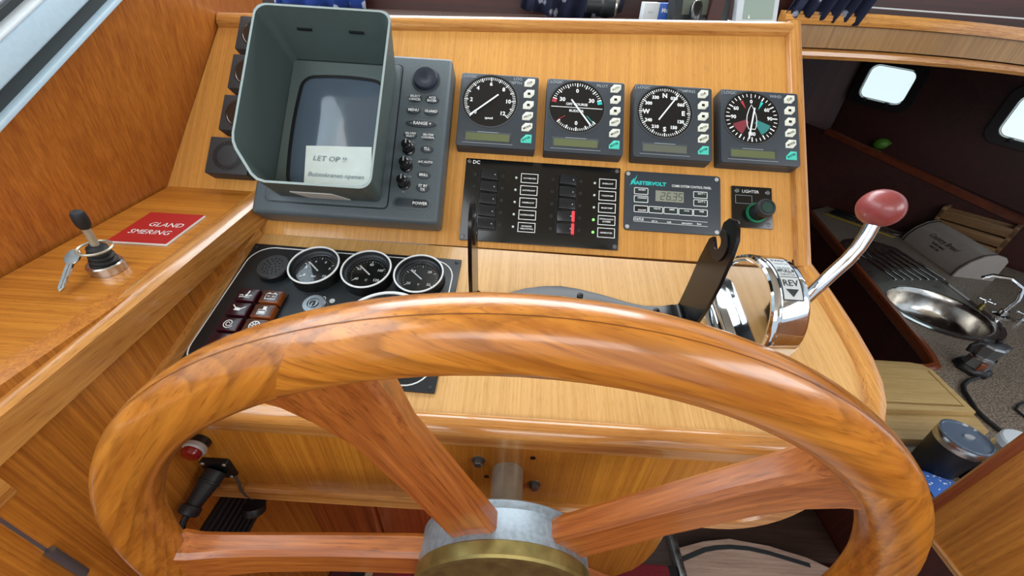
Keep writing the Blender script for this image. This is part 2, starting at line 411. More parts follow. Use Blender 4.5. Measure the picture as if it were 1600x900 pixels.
# port wall leaning inboard, with the sloping lower edge of its window
wn = Vector((.99287, -.03746, -.11314)); wB = Vector((-.49233, .50669, 1.23242))
def onwall(y, z, h=0):
    x = wB.x-((y-wB.y)*wn.y+(z-wB.z)*wn.z)/wn.x
    return Vector((x, y, z))+wn*h
wl = [(-.55, 1.10), (.80, 1.10), (.80, 1.61), (.521, 1.443), (.364, 1.348), (-.30, 1.20), (-.55, 1.20)]
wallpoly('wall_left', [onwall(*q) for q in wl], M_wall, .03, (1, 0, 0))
Mwin = basis(onwall(.44, 1.3943), onwall(.521, 1.443)-onwall(.364, 1.348), Vector((0, -.518, .855)))
Mwin = Matrix(((*Mwin[0],), (*Mwin[1],), (*Mwin[2],), (0, 0, 0, 1)))
win = struct(MB().box(-.36, .34, .0003, .0050, -.01, .012, .001).build('window_1', M_alupaint, None, Mwin))
MB().box(-.36, .34, .0050, .0168, -.01, .004).build('gasket', M_gasket, win)
MB().box(-.36, .34, .0168, .0392, -.01, .010, .003, 3).build('window_frame', M_alupaint, win)
MB().box(-.36, .34, .0395, .0425, -.012, .012, .001).build('bead', plain('white_bead', '#dfeaf0', .4), win)
MB().box(-.36, .34, .0425, .0500, -.02, .0).build('track', M_gasket, win, label='dark sliding track')
MB().box(-.36, .34, .0500, .0540, -.02, .006, .001).build('rail', M_zinc, win)
MB().box(-.36, .34, .0545, .4, -.018, -.012).build('pane', clear('window_glass', '#dfeef5', .0), win)
# forward mahogany board under the windscreen, behind the dash
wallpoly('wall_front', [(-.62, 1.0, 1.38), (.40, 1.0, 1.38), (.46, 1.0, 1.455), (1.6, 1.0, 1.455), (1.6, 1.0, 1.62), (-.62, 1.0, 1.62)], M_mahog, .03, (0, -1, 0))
# wheelhouse roof
wallpoly('ceiling', [(-.75, -1.9, 2.2), (1.7, -1.9, 2.2), (1.7, 1.2, 2.2), (-.75, 1.2, 2.2)], plain('roof_lining', '#cdbfa6', .7), .04, (0, 0, -1))
wallpoly('wall_right', [(1.62, -1.9, .2), (1.62, .30, .2), (1.62, .30, 1.55), (1.62, -1.9, 1.55)], M_wall, .03, (-1, 0, 0))
# wheelhouse sole and the lower landing
carpet = tag(MB().box(-.354, .415, -.9, .37, .43, .45, .004).build('carpet', M_carpet, smooth=0), 'red striped carpet on the cockpit sole beneath the wheel', 'carpet')
edge = tag(MB().box(.415, .432, -.9, .45, .40, .455, .002).build('floor_edging', M_steel), 'bright metal edging strip along the right side of the red carpet', 'edging')
struct(MB().box(-.6, .43, -1.9, .95, .36, .43).build('floor', M_floord))
struct(MB().box(.43, 2.3, -1.9, 2.6, -.06, 0).build('floor_lower', M_floord))
# companion step with black grip strip
st = thing('companion_step', 'curved worn wooden step with a black grip strip, right of the carpet', 'step', T((0, 0, .25)))
arc = [(.433, .44), (.522, .489), (.599, .51), (.677, .521), (.783, .509), (.88, .485), (.936, .46), (1.0, .40), (1.0, -.3), (.433, -.3)]
MB().prism(arc, -.03, 0, .004).build('tread', M_floorw, st)
MB().sweep([(.500, .452, 0), (.522, .460, 0), (.591, .486, 0), (.63, .494, 0), (.669, .498, 0), (.72, .497, 0), (.774, .489, 0), (.877, .464, 0)], [(-.006, 0), (.006, 0), (.005, .002), (-.005, .002)]).build('grip_strip', M_strip, st)
MB().box(.433, 1.015, .50, .80, -.07, -.04).build('lower_tread', M_floord, st)

# ================================================================== HELM CONSOLE
con = thing('helm_console', 'golden teak helm console with sloping instrument panel, desk and front', 'console')
# sloping back panel
toprail = lambda x: .2472+.0538*x
MB().prism([(-.500, -.1045), (.390, -.1045), (.390, toprail(.39)-.012), (-.463, toprail(-.463)-.012)], -.018, 0).build('back_panel', M_panel, con, BP, 0)
MB().prism([(-.36, 0), (.392, -.006), (.401, -.06), (.403, -.11), (.398, -.158), (.386, -.19), (.36, -.222), (.33, -.235), (-.36, -.2365)], -.018, 0).build('desk_top', M_desk, con, DK, 0)
halfround = [(-.011, -.012), (.011, -.012), (.011, .002), (.0085, .0065), (.004, .0085), (-.004, .0085), (-.0085, .0065), (-.011, .002)]
MB().sweep([(-.462, toprail(-.462)-.006, 0), (.398, toprail(.398)-.006, 0)], halfround).build('top_rail', M_trimx, con, BP)
MB().sweep([(.3985, toprail(.3985)+.004, 0), (.3985, -.103, 0)], halfround).build('side_rail', M_trimy, con, BP)
pr_ = [(.401, .004), (.4045, -.02), (.408, -.06), (.4105, -.10), (.410, -.14), (.405, -.168), (.3955, -.192), (.382, -.213), (.362, -.231), (.338, -.241), (.31, -.2455)]
MB().sweep([(x, y, 0) for x, y in pr_], halfround).build('corner_rail', M_trimy, con, DK)
nos = [(.012, -.030), (.013, 0), (.011, .005), (.007, .008), (.002, .009), (-.004, .0075), (-.0085, .003), (-.0095, -.002), (-.0095, -.030)]
MB().sweep([(-.357, -.2455, 0), (.312, -.2455, 0)], [(-q[0], q[1]) for q in nos]).build('front_nosing', M_trimx, con, DK)
# front fascia with trim curving round its lower right corner
FX = XZ(.24)
low = [(-.36, .950), (.276, .950)]+[(.276+.076*math.sin(rad(a)), 1.030-.08*math.cos(rad(a))) for a in range(10, 91, 10)]
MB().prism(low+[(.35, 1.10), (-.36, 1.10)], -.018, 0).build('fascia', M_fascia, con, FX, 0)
MB().sweep([(x, y, .0) for x, y in low], [(-.013, -.016), (.010, -.016), (.010, .006), (.007, .010), (-.010, .010), (-.013, .006)]).build('fascia_trim', M_trimx, con, FX)
for x, z in ((-.025, 1.045), (.041, 1.002)):
    b_ = MB(); b_.lathe([(.0075, 0), (.0075, .0012), (.0058, .0013)], 20); b_.lathe([(.0055, .001), (.0055, .006), (.0045, .0068)], 6)
    b_.build('bolt', M_zinc, con, FX @ T((x, z, 0)), 20, label='dark hexagon bolt head')
MB().cyl(.035, 1.056, .0032, 0, .0004, 12).cyl(-.0155, 1.012, .003, 0, .0004, 12).build('screw_hole', M_black, con, FX)
# lower bulkhead facing aft, its boards and bracket end
lowb = XZ(.344)
MB().box(-.355, -.250, .452, .95, -.02, 0).build('bulkhead_panel', M_lowz, con, lowb, 0)
MB().box(-.246, -.228, .452, .95, -.02, .006, .001).build('bulkhead_stile', M_lowz, con, lowb)
MB().box(-.226, -.120, .452, .95, -.02, 0).build('bulkhead_panel', M_lowz, con, lowb, 0)
MB().prism([(-.118, .452), (.20, .452), (.268, .46), (.298, .50), (.313, .551), (.318, .60), (.318, .95), (-.118, .95)], -.02, .008, .004, 2).build('bracket_board', M_fascia, con, lowb, 30)
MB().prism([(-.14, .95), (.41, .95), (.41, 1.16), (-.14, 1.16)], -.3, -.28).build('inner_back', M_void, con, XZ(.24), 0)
# starboard outer side of the console (faces the galley)
MB().prism([(.24, 1.0), (.46, 1.0), (.74, 1.30), (.74, 1.43), (.46, 1.185), (.24, 1.115)], 0, .012).build('outer_side', M_mahogz, con, YZ(.385), 0)

# ------------------------------------------------------------------ port ledge
LS = .07
led = thing('side_ledge', 'long varnished teak ledge along the port wall with rounded nosing', 'ledge')
lz = lambda y: 1.232-LS*(.505-y)
def ledpt(x, y, h=0): return (x, y, lz(y)+h)
k = [(-.4895, .507), (-.372, .507), (-.372, -.5), (-.526, -.5)]
MB().add([ledpt(*q) for q in k]+[ledpt(*q, -.02) for q in k], [(0, 1, 2, 3), (7, 6, 5, 4), (0, 4, 5, 1), (1, 5, 6, 2), (2, 6, 7, 3), (3, 7, 4, 0)]).build('ledge_top', M_ledge, led, smooth=0)
np_ = [(-.014, -.028), (.012, -.028), (.0145, -.022), (.0145, -.008), (.0125, -.001), (.008, .003), (.002, .0045), (-.004, .004), (-.010, .0022), (-.014, .000)]
MB().sweep([ledpt(-.3595, .5205), ledpt(-.3595, -.5)], np_[::-1]).build('nosing', M_trimy, led)
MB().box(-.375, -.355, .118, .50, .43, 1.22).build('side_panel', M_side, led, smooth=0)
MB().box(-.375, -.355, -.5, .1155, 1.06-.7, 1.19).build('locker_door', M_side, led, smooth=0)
MB().sweep([(-.3525, .462, 1.1945), (-.3525, .24, 1.1265)], [(-.005, -.008), (.006, -.008), (.006, .004), (.003, .007), (-.005, .007)]).build('quarter_strip', M_trimy, led)
hg = MB().tube([(-.352, .1165, 1.086), (-.352, .1168, 1.040)], .0036, 12, (0, 1, 0))
hg.build('hinge', M_zinc, led, label='dull metal barrel hinge of the locker door')
MB().box(-.356, -.346, .02, .131, 1.150, 1.178, .003).build('door_catch', M_trimy, led, label='small wooden block on the locker edge')
# vent grille low on the side panel
vg = tag(MB().box(.190, .284, .831, .930, 0, .004, .001).build('vent_grille', M_black, None, YZ(-.355)), 'small black vent grille on the side panel below the desk', 'grille')
for i in range(8): MB().box(.195, .279, .837+.0115*i, .842+.0115*i, .004, .006, .0005).build('slat', M_blackm, vg)

# ================================================================== STEERING WHEEL
WC = (.0086, .1328, 1.0278)
wh = thing('steering_wheel', 'large varnished teak steering wheel with five spokes and metal hub', 'steering wheel', XZ(0).to_3x3().to_4x4())
wh.location = WC
R0, ra, rb = .303, .0192, .0172
M_seam = plain('glue_seam', '#6e3d14', .4)
def sup(a, p=2.35): c, s_ = math.cos(a), math.sin(a); return (math.copysign(abs(c)**(2/p), c), math.copysign(abs(s_)**(2/p), s_))
spk = [45, 112, 180, 256, 330]
rim_me = []
for i in range(5):
    a0, a1 = spk[i], spk[(i+1) % 5]+(360 if i == 4 else 0)
    mid = (a0+a1)/2; m = 22; n = 20; v = []; f = []
    for j in range(m+1):
        t = j/m
        for q in range(n):
            c, s_ = sup(2*PI*q/n)
            # scarf joint: each end plane leans over the section
            a = rad(a0-mid+(a1-a0)*t+6*c*(1 if False else 1)*(-.6))
            r = R0+ra*c
            x, y = r*math.sin(a)*-1, r*math.cos(a)-R0
            v.append((x, y, rb*s_))
    for j in range(m):
        for q in range(n): r_ = (q+1) % n; f.append((j*n+q, j*n+r_, (j+1)*n+r_, (j+1)*n+q))
    f += [tuple(range(n-1, -1, -1)), tuple(m*n+q for q in range(n))]
    Mr = Matrix.Rotation(rad(mid-90), 4, 'Z') @ T((0, R0, 0))
    seg = MB().add(v, f).build('rim_segment', M_rim, wh, Mr, 50)
    sv_ = []; m2 = 30
    for j in range(m2+1):
        a = rad(a0-mid+(a1-a0)*j/m2)
        for th_ in (21.2, 22.8):
            c, s_ = sup(rad(th_)); r = R0+ra*c*1.006
            sv_.append((-r*math.sin(a), r*math.cos(a)-R0, rb*s_*1.006))
    MB().add(sv_, [(2*j, 2*j+1, 2*j+3, 2*j+2) for j in range(m2)]).build('glue_line', M_seam, seg)
ZS = -.019   # spokes sit a little behind the rim plane at the hub
for i, a in enumerate(spk):
    fl = (1.0, 1.22, 1.05, 1.1, 1.1)[i]
    st_ = [(.05, .0215, .0105, ZS), (.085, .0215, .0105, ZS), (.16, .0208, .0100, ZS+.003), (.225, .0212, .0100, ZS+.007), (.255, .0225*fl, .0105, ZS+.010), (.275, .0255*fl, .0115, ZS+.013), (.289, .032*fl, .0125, ZS+.015)]

    v = []; f = []
    for x, w, t, z in st_:
        c = .004
        for yy, zz in ((-w+c, -t), (w-c, -t), (w, -t+c), (w, t-c), (w-c, t), (-w+c, t), (-w, t-c), (-w, -t+c)): v.append((x, yy, z+zz))
    for j in range(len(st_)-1):
        for q in range(8): f.append((j*8+q, j*8+(q+1) % 8, (j+1)*8+(q+1) % 8, (j+1)*8+q))
    f += [tuple(range(7, -1, -1)), tuple((len(st_)-1)*8+q for q in range(8))]
    MB().add(v, f).build('spoke', M_spoke, wh, Matrix.Rotation(rad(a), 4, 'Z'), 25)
hub = MB().lathe([(.0775, -.037), (.079, -.0355), (.079, -.0295), (.0788, -.0290), (.079, -.0285), (.079, -.0040)], 64).build('hub', M_alu, wh)
MB().lathe([(.0795, -.0042), (.0800, -.0035), (.0800, .0065), (.0785, .0085), (.0745, .0092), (.0700, .0085), (.0685, .0060), (.066, .0045), (.060, .0040), (.030, .0055), (.0001, .006)], 64, 0).build('cap_ring', M_brass, wh)
MB().lathe([(.0185, -.037), (.0185, -.050), (.0175, -.052), (.0175, -.107)], 32).build('shaft', M_shaft, wh)

# ================================================================== RADAR
rd = thing('radar_display', 'grey radar display with deep viewing hood and button column', 'radar', BP)
MB().box(-.343, -.1015, -.087, .149, .0005, .040, .0055, 3).build('housing', M_radar, rd)
MB().prism(rrect(-.3255, -.1685, -.0705, .132, .006), .0395, .0418, .001).build('inset_panel', M_radar, rd)
MB().line(rrect(-.3265, -.1675, -.0715, .133, .006), .0013, .0402, closed=True).build('groove', M_black, rd)
def hoodloop(x0, x1, y0, y1, r, cx_=0, cy_=0):
    p = []
    for c_, a0 in (((x1-r, y0+r), -90), ((x1-r, y1-r), 0), ((x0+r, y1-r), 90)):
        p += [(c_[0]+r*math.cos(rad(a0+90*i/5)), c_[1]+r*math.sin(rad(a0+90*i/5))) for i in range(6)]
    # lower left corner with a long chamfer
    A = Vector((x0, y0+cy_)); B = Vector((x0+cx_, y0)); d = (B-A).normalized(); q = min(.01, (B-A).length*.3)
    p += [(A.x, A.y+q), (A.x+(d.x*q)*.3, A.y+q*.3+d.y*q*.3), tuple(A+d*q), tuple((A+B)/2), tuple(B-d*q), (B.x+q*.3-d.x*q*.3, B.y-d.y*q*.3), (B.x+q, B.y)]
    return p
o0, o1 = hoodloop(-.3155, -.1765, -.0635, .128, .007, .008, .010), hoodloop(-.320, -.160, -.077, .1405, .013, .034, .044)
def inset(p, d):
    cx_ = sum(q[0] for q in p)/len(p); cy_ = sum(q[1] for q in p)/len(p); w = max(q[0] for q in p)-cx_; h = max(q[1] for q in p)-cy_
    return [(cx_+(q[0]-cx_)*(1-d/w), cy_+(q[1]-cy_)*(1-d/h)) for q in p]
n = len(o0); i0, i1 = inset(o0, .0026), inset(o1, .0026)
v = [(x, y, .0415) for x, y in o0]+[(x, y, .12) for x, y in o1]+[(x, y, .12) for x, y in i1]+[(x, y, .0415) for x, y in i0]
f = []; mi = []
for r_ in range(3):
    for q in range(n): f.append((r_*n+q, r_*n+(q+1) % n, (r_+1)*n+(q+1) % n, (r_+1)*n+q)); mi.append(1 if r_ == 1 else 0)
h_ = MB().add(v, f); h_.mi = mi
hood = h_.build('hood', [M_hood, M_hoodrim], rd, smooth=40)
for x in (-.275, -.211): MB().box(x-.009, x+.009, .1318, .1335, .092, .0945).build('slot', M_black, hood)
for x in (-.268, -.206): MB().box(x-.007, x+.007, -.0745, -.0725, .108, .1105).build('slot', plain('slot_light', '#9aa6a4', .6), hood)
# bezel: sloping frame into a barrel-sided screen opening
def barrel(x0, x1, y0, y1, b, r=.013, n=8):
    base = rrect(x0, x1, y0, y1, r, 4); o = []
    cx_, cy_ = (x0+x1)/2, (y0+y1)/2; w, h = (x1-x0)/2, (y1-y0)/2
    out = []
    for j in range(len(base)):
        a = base[j]; c_ = base[(j+1) % len(base)]; d = math.dist(a, c_); st2 = max(1, int(d/.015))
        for t in range(st2): out.append((a[0]+(c_[0]-a[0])*t/st2, a[1]+(c_[1]-a[1])*t/st2))
    for x, y in out:
        u, w_ = (x-cx_)/w, (y-cy_)/h
        o.append((x+b*u*(1-w_*w_), y+b*w_*(1-u*u)))
    return o
inn = barrel(-.298, -.190, -.050, .103, .0045); out = barrel(-.313, -.179, -.060, .1255, 0, .005)
nb = len(inn)
oo = []
for x, y in inn:   # matching outer point: radially projected on the outer rectangle
    cx_, cy_ = -.246, .0327; dx, dy = x-cx_, y-cy_; s_ = min(.0665/max(abs(dx), 1e-6), .0925/max(abs(dy), 1e-6)); oo.append((cx_+dx*s_, cy_+dy*s_))
MB().add([(x, y, .0470) for x, y in oo]+[(x, y, .0425) for x, y in inn], [(i, (i+1) % nb, nb+(i+1) % nb, nb+i) for i in range(nb)]).build('bezel', M_hood, rd, smooth=25)
sv = [(-.244, .0265, .0455)]; sf = []
for k_, zz in ((.35, .0452), (.7, .0442), (1.02, .0424)):
    sv += [(-.244+(x+.244)*k_, .0265+(y-.0265)*k_, zz) for x, y in inn]
for i in range(nb): sf.append((0, 1+i, 1+(i+1) % nb))
for r_ in range(2):
    for i in range(nb): sf.append((1+r_*nb+i, 1+(r_+1)*nb+i, 1+(r_+1)*nb+(i+1) % nb, 1+r_*nb+(i+1) % nb))
MB().add(sv, sf).build('screen', M_glass, rd, smooth=60)
MB().line(inn, .0042, .0440, closed=True).build('screen_surround', M_black, rd, smooth=0)
MB().line([(q[0], q[1]) for q in rrect(-.3145, -.1775, -.0625, .1265, .006)], .0014, .0478, closed=True).build('hood_seam', M_black, rd, smooth=0)
MB().lathe([(.0195, .0398), (.0195, .0405), (.0168, .0412)], 40).build('dial_seat', M_inst, rd, T((-.135, .1135, 0)))
MB().lathe([(.0165, .0405), (.0165, .044), (.0150, .0462), (.0100, .0464), (.0070, .0455), (.0001, .0448)], 40).build('cursor_pad', plain('pad_navy', '#232c3c', .35), rd, T((-.135, .1135, 0)))
def radbtn(x, y, rx, ry, txts, name='button', sz=.0046):
    o = MB().prism(ell(x, y, rx, ry, 24), .0398, .0418, .0008).build(name, M_inst, rd)
    t = MB()
    for j, s_ in enumerate(txts): t.text(s_, sz, x, y+(len(txts)-1)*sz*.5-j*sz*1.02, .0420, bold=.02, sx=.95)
    t.build('lettering', M_white, o, smooth=0)
radbtn(-.1465, .0855, .0095, .0058, ['SELECT', 'CANCEL'], sz=.0044); radbtn(-.1236, .0849, .0095, .0058, ['ACQ', 'ENTER'], sz=.0044)
radbtn(-.147, .0677, .0095, .0055, ['MENU'], sz=.0055); radbtn(-.1233, .0673, .0095, .0055, ['GUARD'], sz=.0052)
radbtn(-.1352, .0492, .0205, .0057, ['- RANGE +'], sz=.0062)
radbtn(-.1475, .0322, .0088, .0052, ['EBL/VRM', 'SELECT'], sz=.0038); radbtn(-.1239, .0316, .0088, .0052, ['EBL/VRM', 'CONTROL'], sz=.0038)
radbtn(-.1238, .0137, .0085, .0054, ['TLL'], sz=.0055); radbtn(-.1242, -.0048, .0085, .0054, ['A/C AUTO'], sz=.0042)
radbtn(-.1246, -.0225, .0085, .0054, ['BRILL'], sz=.0052); radbtn(-.1242, -.040, .0085, .0062, ['ST BY', 'TX'], sz=.0050)
for x, y, a_, b_ in ((-.1478, .0118, 'STC', 'RAIN'), (-.1484, -.0122, 'SEA', 'F1'), (-.1489, -.0362, 'GAIN', 'F2')):
    kb = MB().lathe([(.0082, .040), (.0082, .0425), (.0065, .0435), (.0062, .056), (.005, .0572), (.0001, .0575)], 24).build('knob', M_blackg, rd, T((x, y, 0)))
    MB().box(-.0008, .0008, 0, .006, .0572, .0578).build('pointer', M_grey, kb)
    MB().text(a_, .0034, x+.004, y+.0108, .0403, bold=.02).text(b_, .0034, x, y-.0108, .0403, bold=.02).build('lettering', M_grey, rd, smooth=0)
MB().prism(rrect(-.1615, -.1118, -.070, -.0535, .008, 6), .0396, .0409, .0006).build('power_surround', M_radar, rd)
MB().prism(rrect(-.1590, -.1142, -.0680, -.0555, .006, 6), .0405, .0412, .0004).build('power_panel', M_inst, rd)
po = MB().prism(rrect(-.1360, -.1152, -.0672, -.0563, .0052, 6), .0405, .0422, .0006).build('power_button', M_blackm, rd)
MB().text('POWER', .0055, -.1256, -.0617, .0424, bold=.02).build('lettering', M_white, po, smooth=0)
# white sticker on the lower hood wall
st4 = [(-.272, -.0706, .079), (-.2215, -.0706, .079), (-.212, -.0658, .049), (-.2645, -.0658, .049)]
MB().add([(x, y-.0006, z) for x, y, z in st4]+[(x, y+.0012, z) for x, y, z in st4], [(0, 1, 2, 3), (7, 6, 5, 4), (0, 4, 5, 1), (1, 5, 6, 2), (2, 6, 7, 3), (3, 7, 4, 0)]).build('sticker', plain('sticker_grey', '#c9ccc6', .6), hood)
# handwritten note
nt = thing('paper_note', 'white handwritten paper note stuck on the radar screen', 'note', BP @ T((-.236, -.020, .0462)))
MB().add([(-.0440, .0250, 0), (-.015, .0262, .0008), (.0135, .0272, .0006), (.0418, .0284, .001), (.0480, -.034, .002), (.015, -.034, .001), (-.015, -.034, .001), (-.0390, -.034, .0005)], [(0, 1, 6, 7), (1, 2, 5, 6), (2, 3, 4, 5)]).build('sheet', M_paper, nt, smooth=60)
MB().text('LET OP !!', .0098, -.010, .0080, .0022, shear=.15, sx=1.1).text('Buitenkranen openen', .0085, .001, -.0140, .0024, shear=.2, sx=.98).build('handwriting', M_ink, nt, smooth=0)

# ================================================================== FOUR BUS INSTRUMENTS
def ticks(mb, cx_, cy_, r, a0, a1, n, ln, w, z, major=5, mln=None, mw=None, mi=0):
    for i in range(n+1):
        a = rad(a0+(a1-a0)*i/n); big = i % major == 0
        L_, ww = (mln or ln, mw or w) if big else (ln, w)
        mb.line([(cx_+r*math.cos(a), cy_+r*math.sin(a)), (cx_+(r-L_)*math.cos(a), cy_+(r-L_)*math.sin(a))], ww, z, mi)
def instrument(x, v, title, keys, label, dial):
    t = thing('bus_instrument', label, 'instrument', BP @ T((x, v, .0)), 'square marine instruments on the back panel')
    hb = .055
    bd = MB(); bd.prism(rrect(-hb, hb, -hb, hb, .002, 2), .0004, .0135); bd.build('case', M_instside, t)
    MB().prism(rrect(-hb, hb, -hb, hb, .003, 2), .0135, .0203, .0012).build('front_plate', M_inst, t)
    L = MB(); z = .0206
    L.text('LOGIC', .0062, -.0505, .0497, z, 'LEFT', bold=.01)
    for j, s_ in enumerate(title): L.text(s_, .0060, .031, .0497-.0062*(j if len(title) > 1 else .3), z, 'RIGHT', bold=.01)
    L.line([(-.0535, .046), (-.0535, .0515), (-.0515, .0535)], .0006, z)
    L.build('lettering', M_grey, t, smooth=0)
    cx_, cy_, r = -.012, .0133, .0385
    MB().ring(cx_, cy_, r, r+.0022, .0200, .0210, 56).build('bezel', M_instside, t)
    d = MB().lathe([(r, .0200), (r, .0204), (.0001, .0204)], 56, 0, T((cx_, cy_, 0))).build('dial', M_dial, t)
    dial(d, t, cx_, cy_, .0207)
    # lcd window
    w = MB().box(-.0445, .0212, -.0490, -.0335, .0196, .0210, .0006).build('display_frame', M_inst, t)
    MB().box(-.0420, .0188, -.0466, -.0360, .0202, .0213).build('lcd', M_lcd if title[0] != 'COMPASS' else plain('grey_lcd_off', '#5d6258', .25, 0, .3), t)
    MB().line([(-.0460, -.0500), (.0235, -.0500)], .0007, z).line([(-.026, -.0340), (.003, -.0340)], .0008, .0212).build('highlight_line', M_grey, t, smooth=0)
    for j, (s_, kv) in enumerate(zip(keys, (.0449, .0279, .0108, -.0059, -.0225, -.0398))):
        w_, h_ = .0074, .0062
        poly = [(-w_, -h_), (w_*.35, -h_), (w_, -h_*.1), (w_, h_), (-w_*.35, h_), (-w_, h_*.1)] if j < 5 else [(-w_, -h_), (w_, -h_), (w_, h_), (-w_*.1, h_), (-w_, -h_*.2)]
        kx = .0421
        kk = MB().prism([(kx+a, kv+b) for a, b in poly], .0203, .0211, .0003).build('key', M_key if j < 5 else M_tealk, t, **({'label': 'teal enter key'} if j == 5 else {}))
        m = MB()
        if s_ == '#': m.box(kx-.0020, kx+.0020, kv-.0018, kv+.0018, .0211, .0213)
        else: m.text(s_, .0042 if len(s_) > 3 else .0046, kx, kv, .0213, rot=.5, bold=.02)
        m.build('key_print', M_black, kk, smooth=0)
    return t
def needle(t, cx_, cy_, a, l1, l2, z=.0222, w=.0020):
    c, s_ = math.cos(rad(a)), math.sin(rad(a))
    p = MB().line([(cx_-c*l2, cy_-s_*l2), (cx_+c*l1, cy_+s_*l1)], w, z); q = MB().line([(cx_-c*l2, cy_-s_*l2), (cx_+c*l1, cy_+s_*l1)], w, z-.0006)
    p.add(q.v, q.f); p.build('needle', M_white, t, smooth=0)
def d_speed(d, t, cx_, cy_, z):
    m = MB(); ticks(m, cx_, cy_, .0362, 222, -42, 60, .0042, .0008, z, 5, .0058, .0014)
    for i, s_ in enumerate(('0', '2', '4', '6', '8', '10', '12')):
        a = rad(222-44*i); m.text(s_, .0080, cx_+.0262*math.cos(a), cy_+.0262*math.sin(a), z, bold=.03)
    m.text('speed', .0048, cx_, cy_-.0255, z, bold=.02); m.build('dial_print', M_white, d, smooth=0)
    needle(t, cx_, cy_, 221, .0350, .0150)
def d_pilot(d, t, cx_, cy_, z):
    m = MB(); ticks(m, cx_, cy_, .0362, 160, 20, 24, .0042, .0009, z, 4, .0060, .0016); ticks(m, cx_, cy_, .0362, 222, 318, 20, .0036, .0009, z, 5, .0055, .0018)
    m.text('0', .0078, cx_, cy_+.0245, z, bold=.03).text('30', .0082, cx_-.0205, cy_+.0105, z, bold=.03).text('30', .0082, cx_+.0205, cy_+.0105, z, bold=.03)
    m.text('OFF COURSE', .0052, cx_, cy_+.0038, z, bold=.02).text('RUDDER', .0052, cx_, cy_-.0062, z, bold=.02).text('0', .0078, cx_, cy_-.0245, z, bold=.03)
    m.line([(cx_-.036, cy_-.0012), (cx_+.036, cy_-.0012)], .0009, z); m.build('dial_print', M_white, d, smooth=0)
    r = MB(); ticks(r, cx_, cy_, .0362, 168, 163, 1, .0065, .0026, z, 9, .0065, .0026); r.line([(cx_-.027, cy_-.0215), (cx_-.0155, cy_-.0140)], .0007, z); r.build('dial_mark', M_red, d, smooth=0)
    g = MB(); ticks(g, cx_, cy_, .0362, 12, 17, 1, .0065, .0026, z, 9, .0065, .0026); g.line([(cx_+.0145, cy_-.0130), (cx_+.0245, cy_-.0235)], .0007, z); g.build('dial_mark', M_teal, d, smooth=0)
    needle(t, cx_-.0005, cy_, 307, .0345, .0125)
def d_comp(d, t, cx_, cy_, z):
    m = MB(); ticks(m, cx_, cy_, .0362, 90, -270, 72, .0036, .0009, z, 6, .0052, .0016)
    for i, s_ in enumerate(('N', '030', '060', 'E', '120', '150', 'S', '210', '240', 'W', '300', '330')):
        a = rad(90-30*i); m.text(s_, .0092 if len(s_) == 1 else .0066, cx_+.0262*math.cos(a), cy_+.0255*math.sin(a), z, bold=.04)
    m.build('dial_print', M_white, d, smooth=0); needle(t, cx_, cy_, 55, .0320, .0150)
def d_wind(d, t, cx_, cy_, z):
    m = MB(); ticks(m, cx_, cy_, .0362, 90, -270, 36, .0046, .0011, z, 3, .0066, .0017)
    for s_, a in (('0', 90), ('60', 32), ('60', 148), ('90', 0), ('90', 180), ('180', -90)):
        m.text(s_, .0074, cx_+.0255*math.cos(rad(a)), cy_+.0245*math.sin(rad(a)), z, bold=.03)
    hull = [(0, .0195), (.0035, .0125), (.0064, .003), (.0070, -.004), (.0064, -.012), (.0045, -.0175), (-.0045, -.0175), (-.0064, -.012), (-.0070, -.004), (-.0064, .003), (-.0035, .0125)]
    m.line([(cx_+a, cy_+b) for a, b in hull], .0010, z+.0002, closed=True); m.build('dial_print', M_white, d, smooth=0)
    def sec(a0, a1, r0, r1): return ell(cx_, cy_, r1, r1, 6, a0, a1)+ell(cx_, cy_, r0, r0, 6, a0, a1)[::-1]
    MB().flat(sec(-62, -22, .008, .0285), z-.0001).build('dial_sector', M_teals, d, smooth=0)
    MB().flat(sec(-158, -118, .008, .0285), z-.0001).build('dial_sector', M_reds, d, smooth=0)
    MB().add([(cx_+.0095, cy_+.012, z), (cx_+.0135, cy_+.0252, z), (cx_+.0172, cy_+.0232, z)], [(0, 1, 2)]).build('dial_mark', M_teal, d, smooth=0)
    MB().add([(cx_-.0075, cy_+.012, z), (cx_-.0155, cy_+.0232, z), (cx_-.0118, cy_+.0252, z)], [(0, 1, 2)]).build('dial_mark', M_red, d, smooth=0)
    needle(t, cx_+.0012, cy_, 259, .0335, .0145)
K = ['CLR', '#', '#', 'PROG', 'MODE', 'ENTER']
instrument(-.0358, .0883, ['LOG', 'DEPTH'], K, 'square grey speed log instrument with dial from 0 to 12, beside the radar', d_speed)
instrument(.0864, .0879, ['PILOT'], ['AUTO']+K[1:], 'square grey pilot instrument reading off course and rudder on one dial', d_pilot)
instrument(.2102, .0882, ['COMPASS'], K, 'square grey compass instrument with N E S W dial', d_comp)
instrument(.3325, .0887, ['WIND'], K, 'square grey wind instrument with boat outline and red and teal sectors', d_wind)

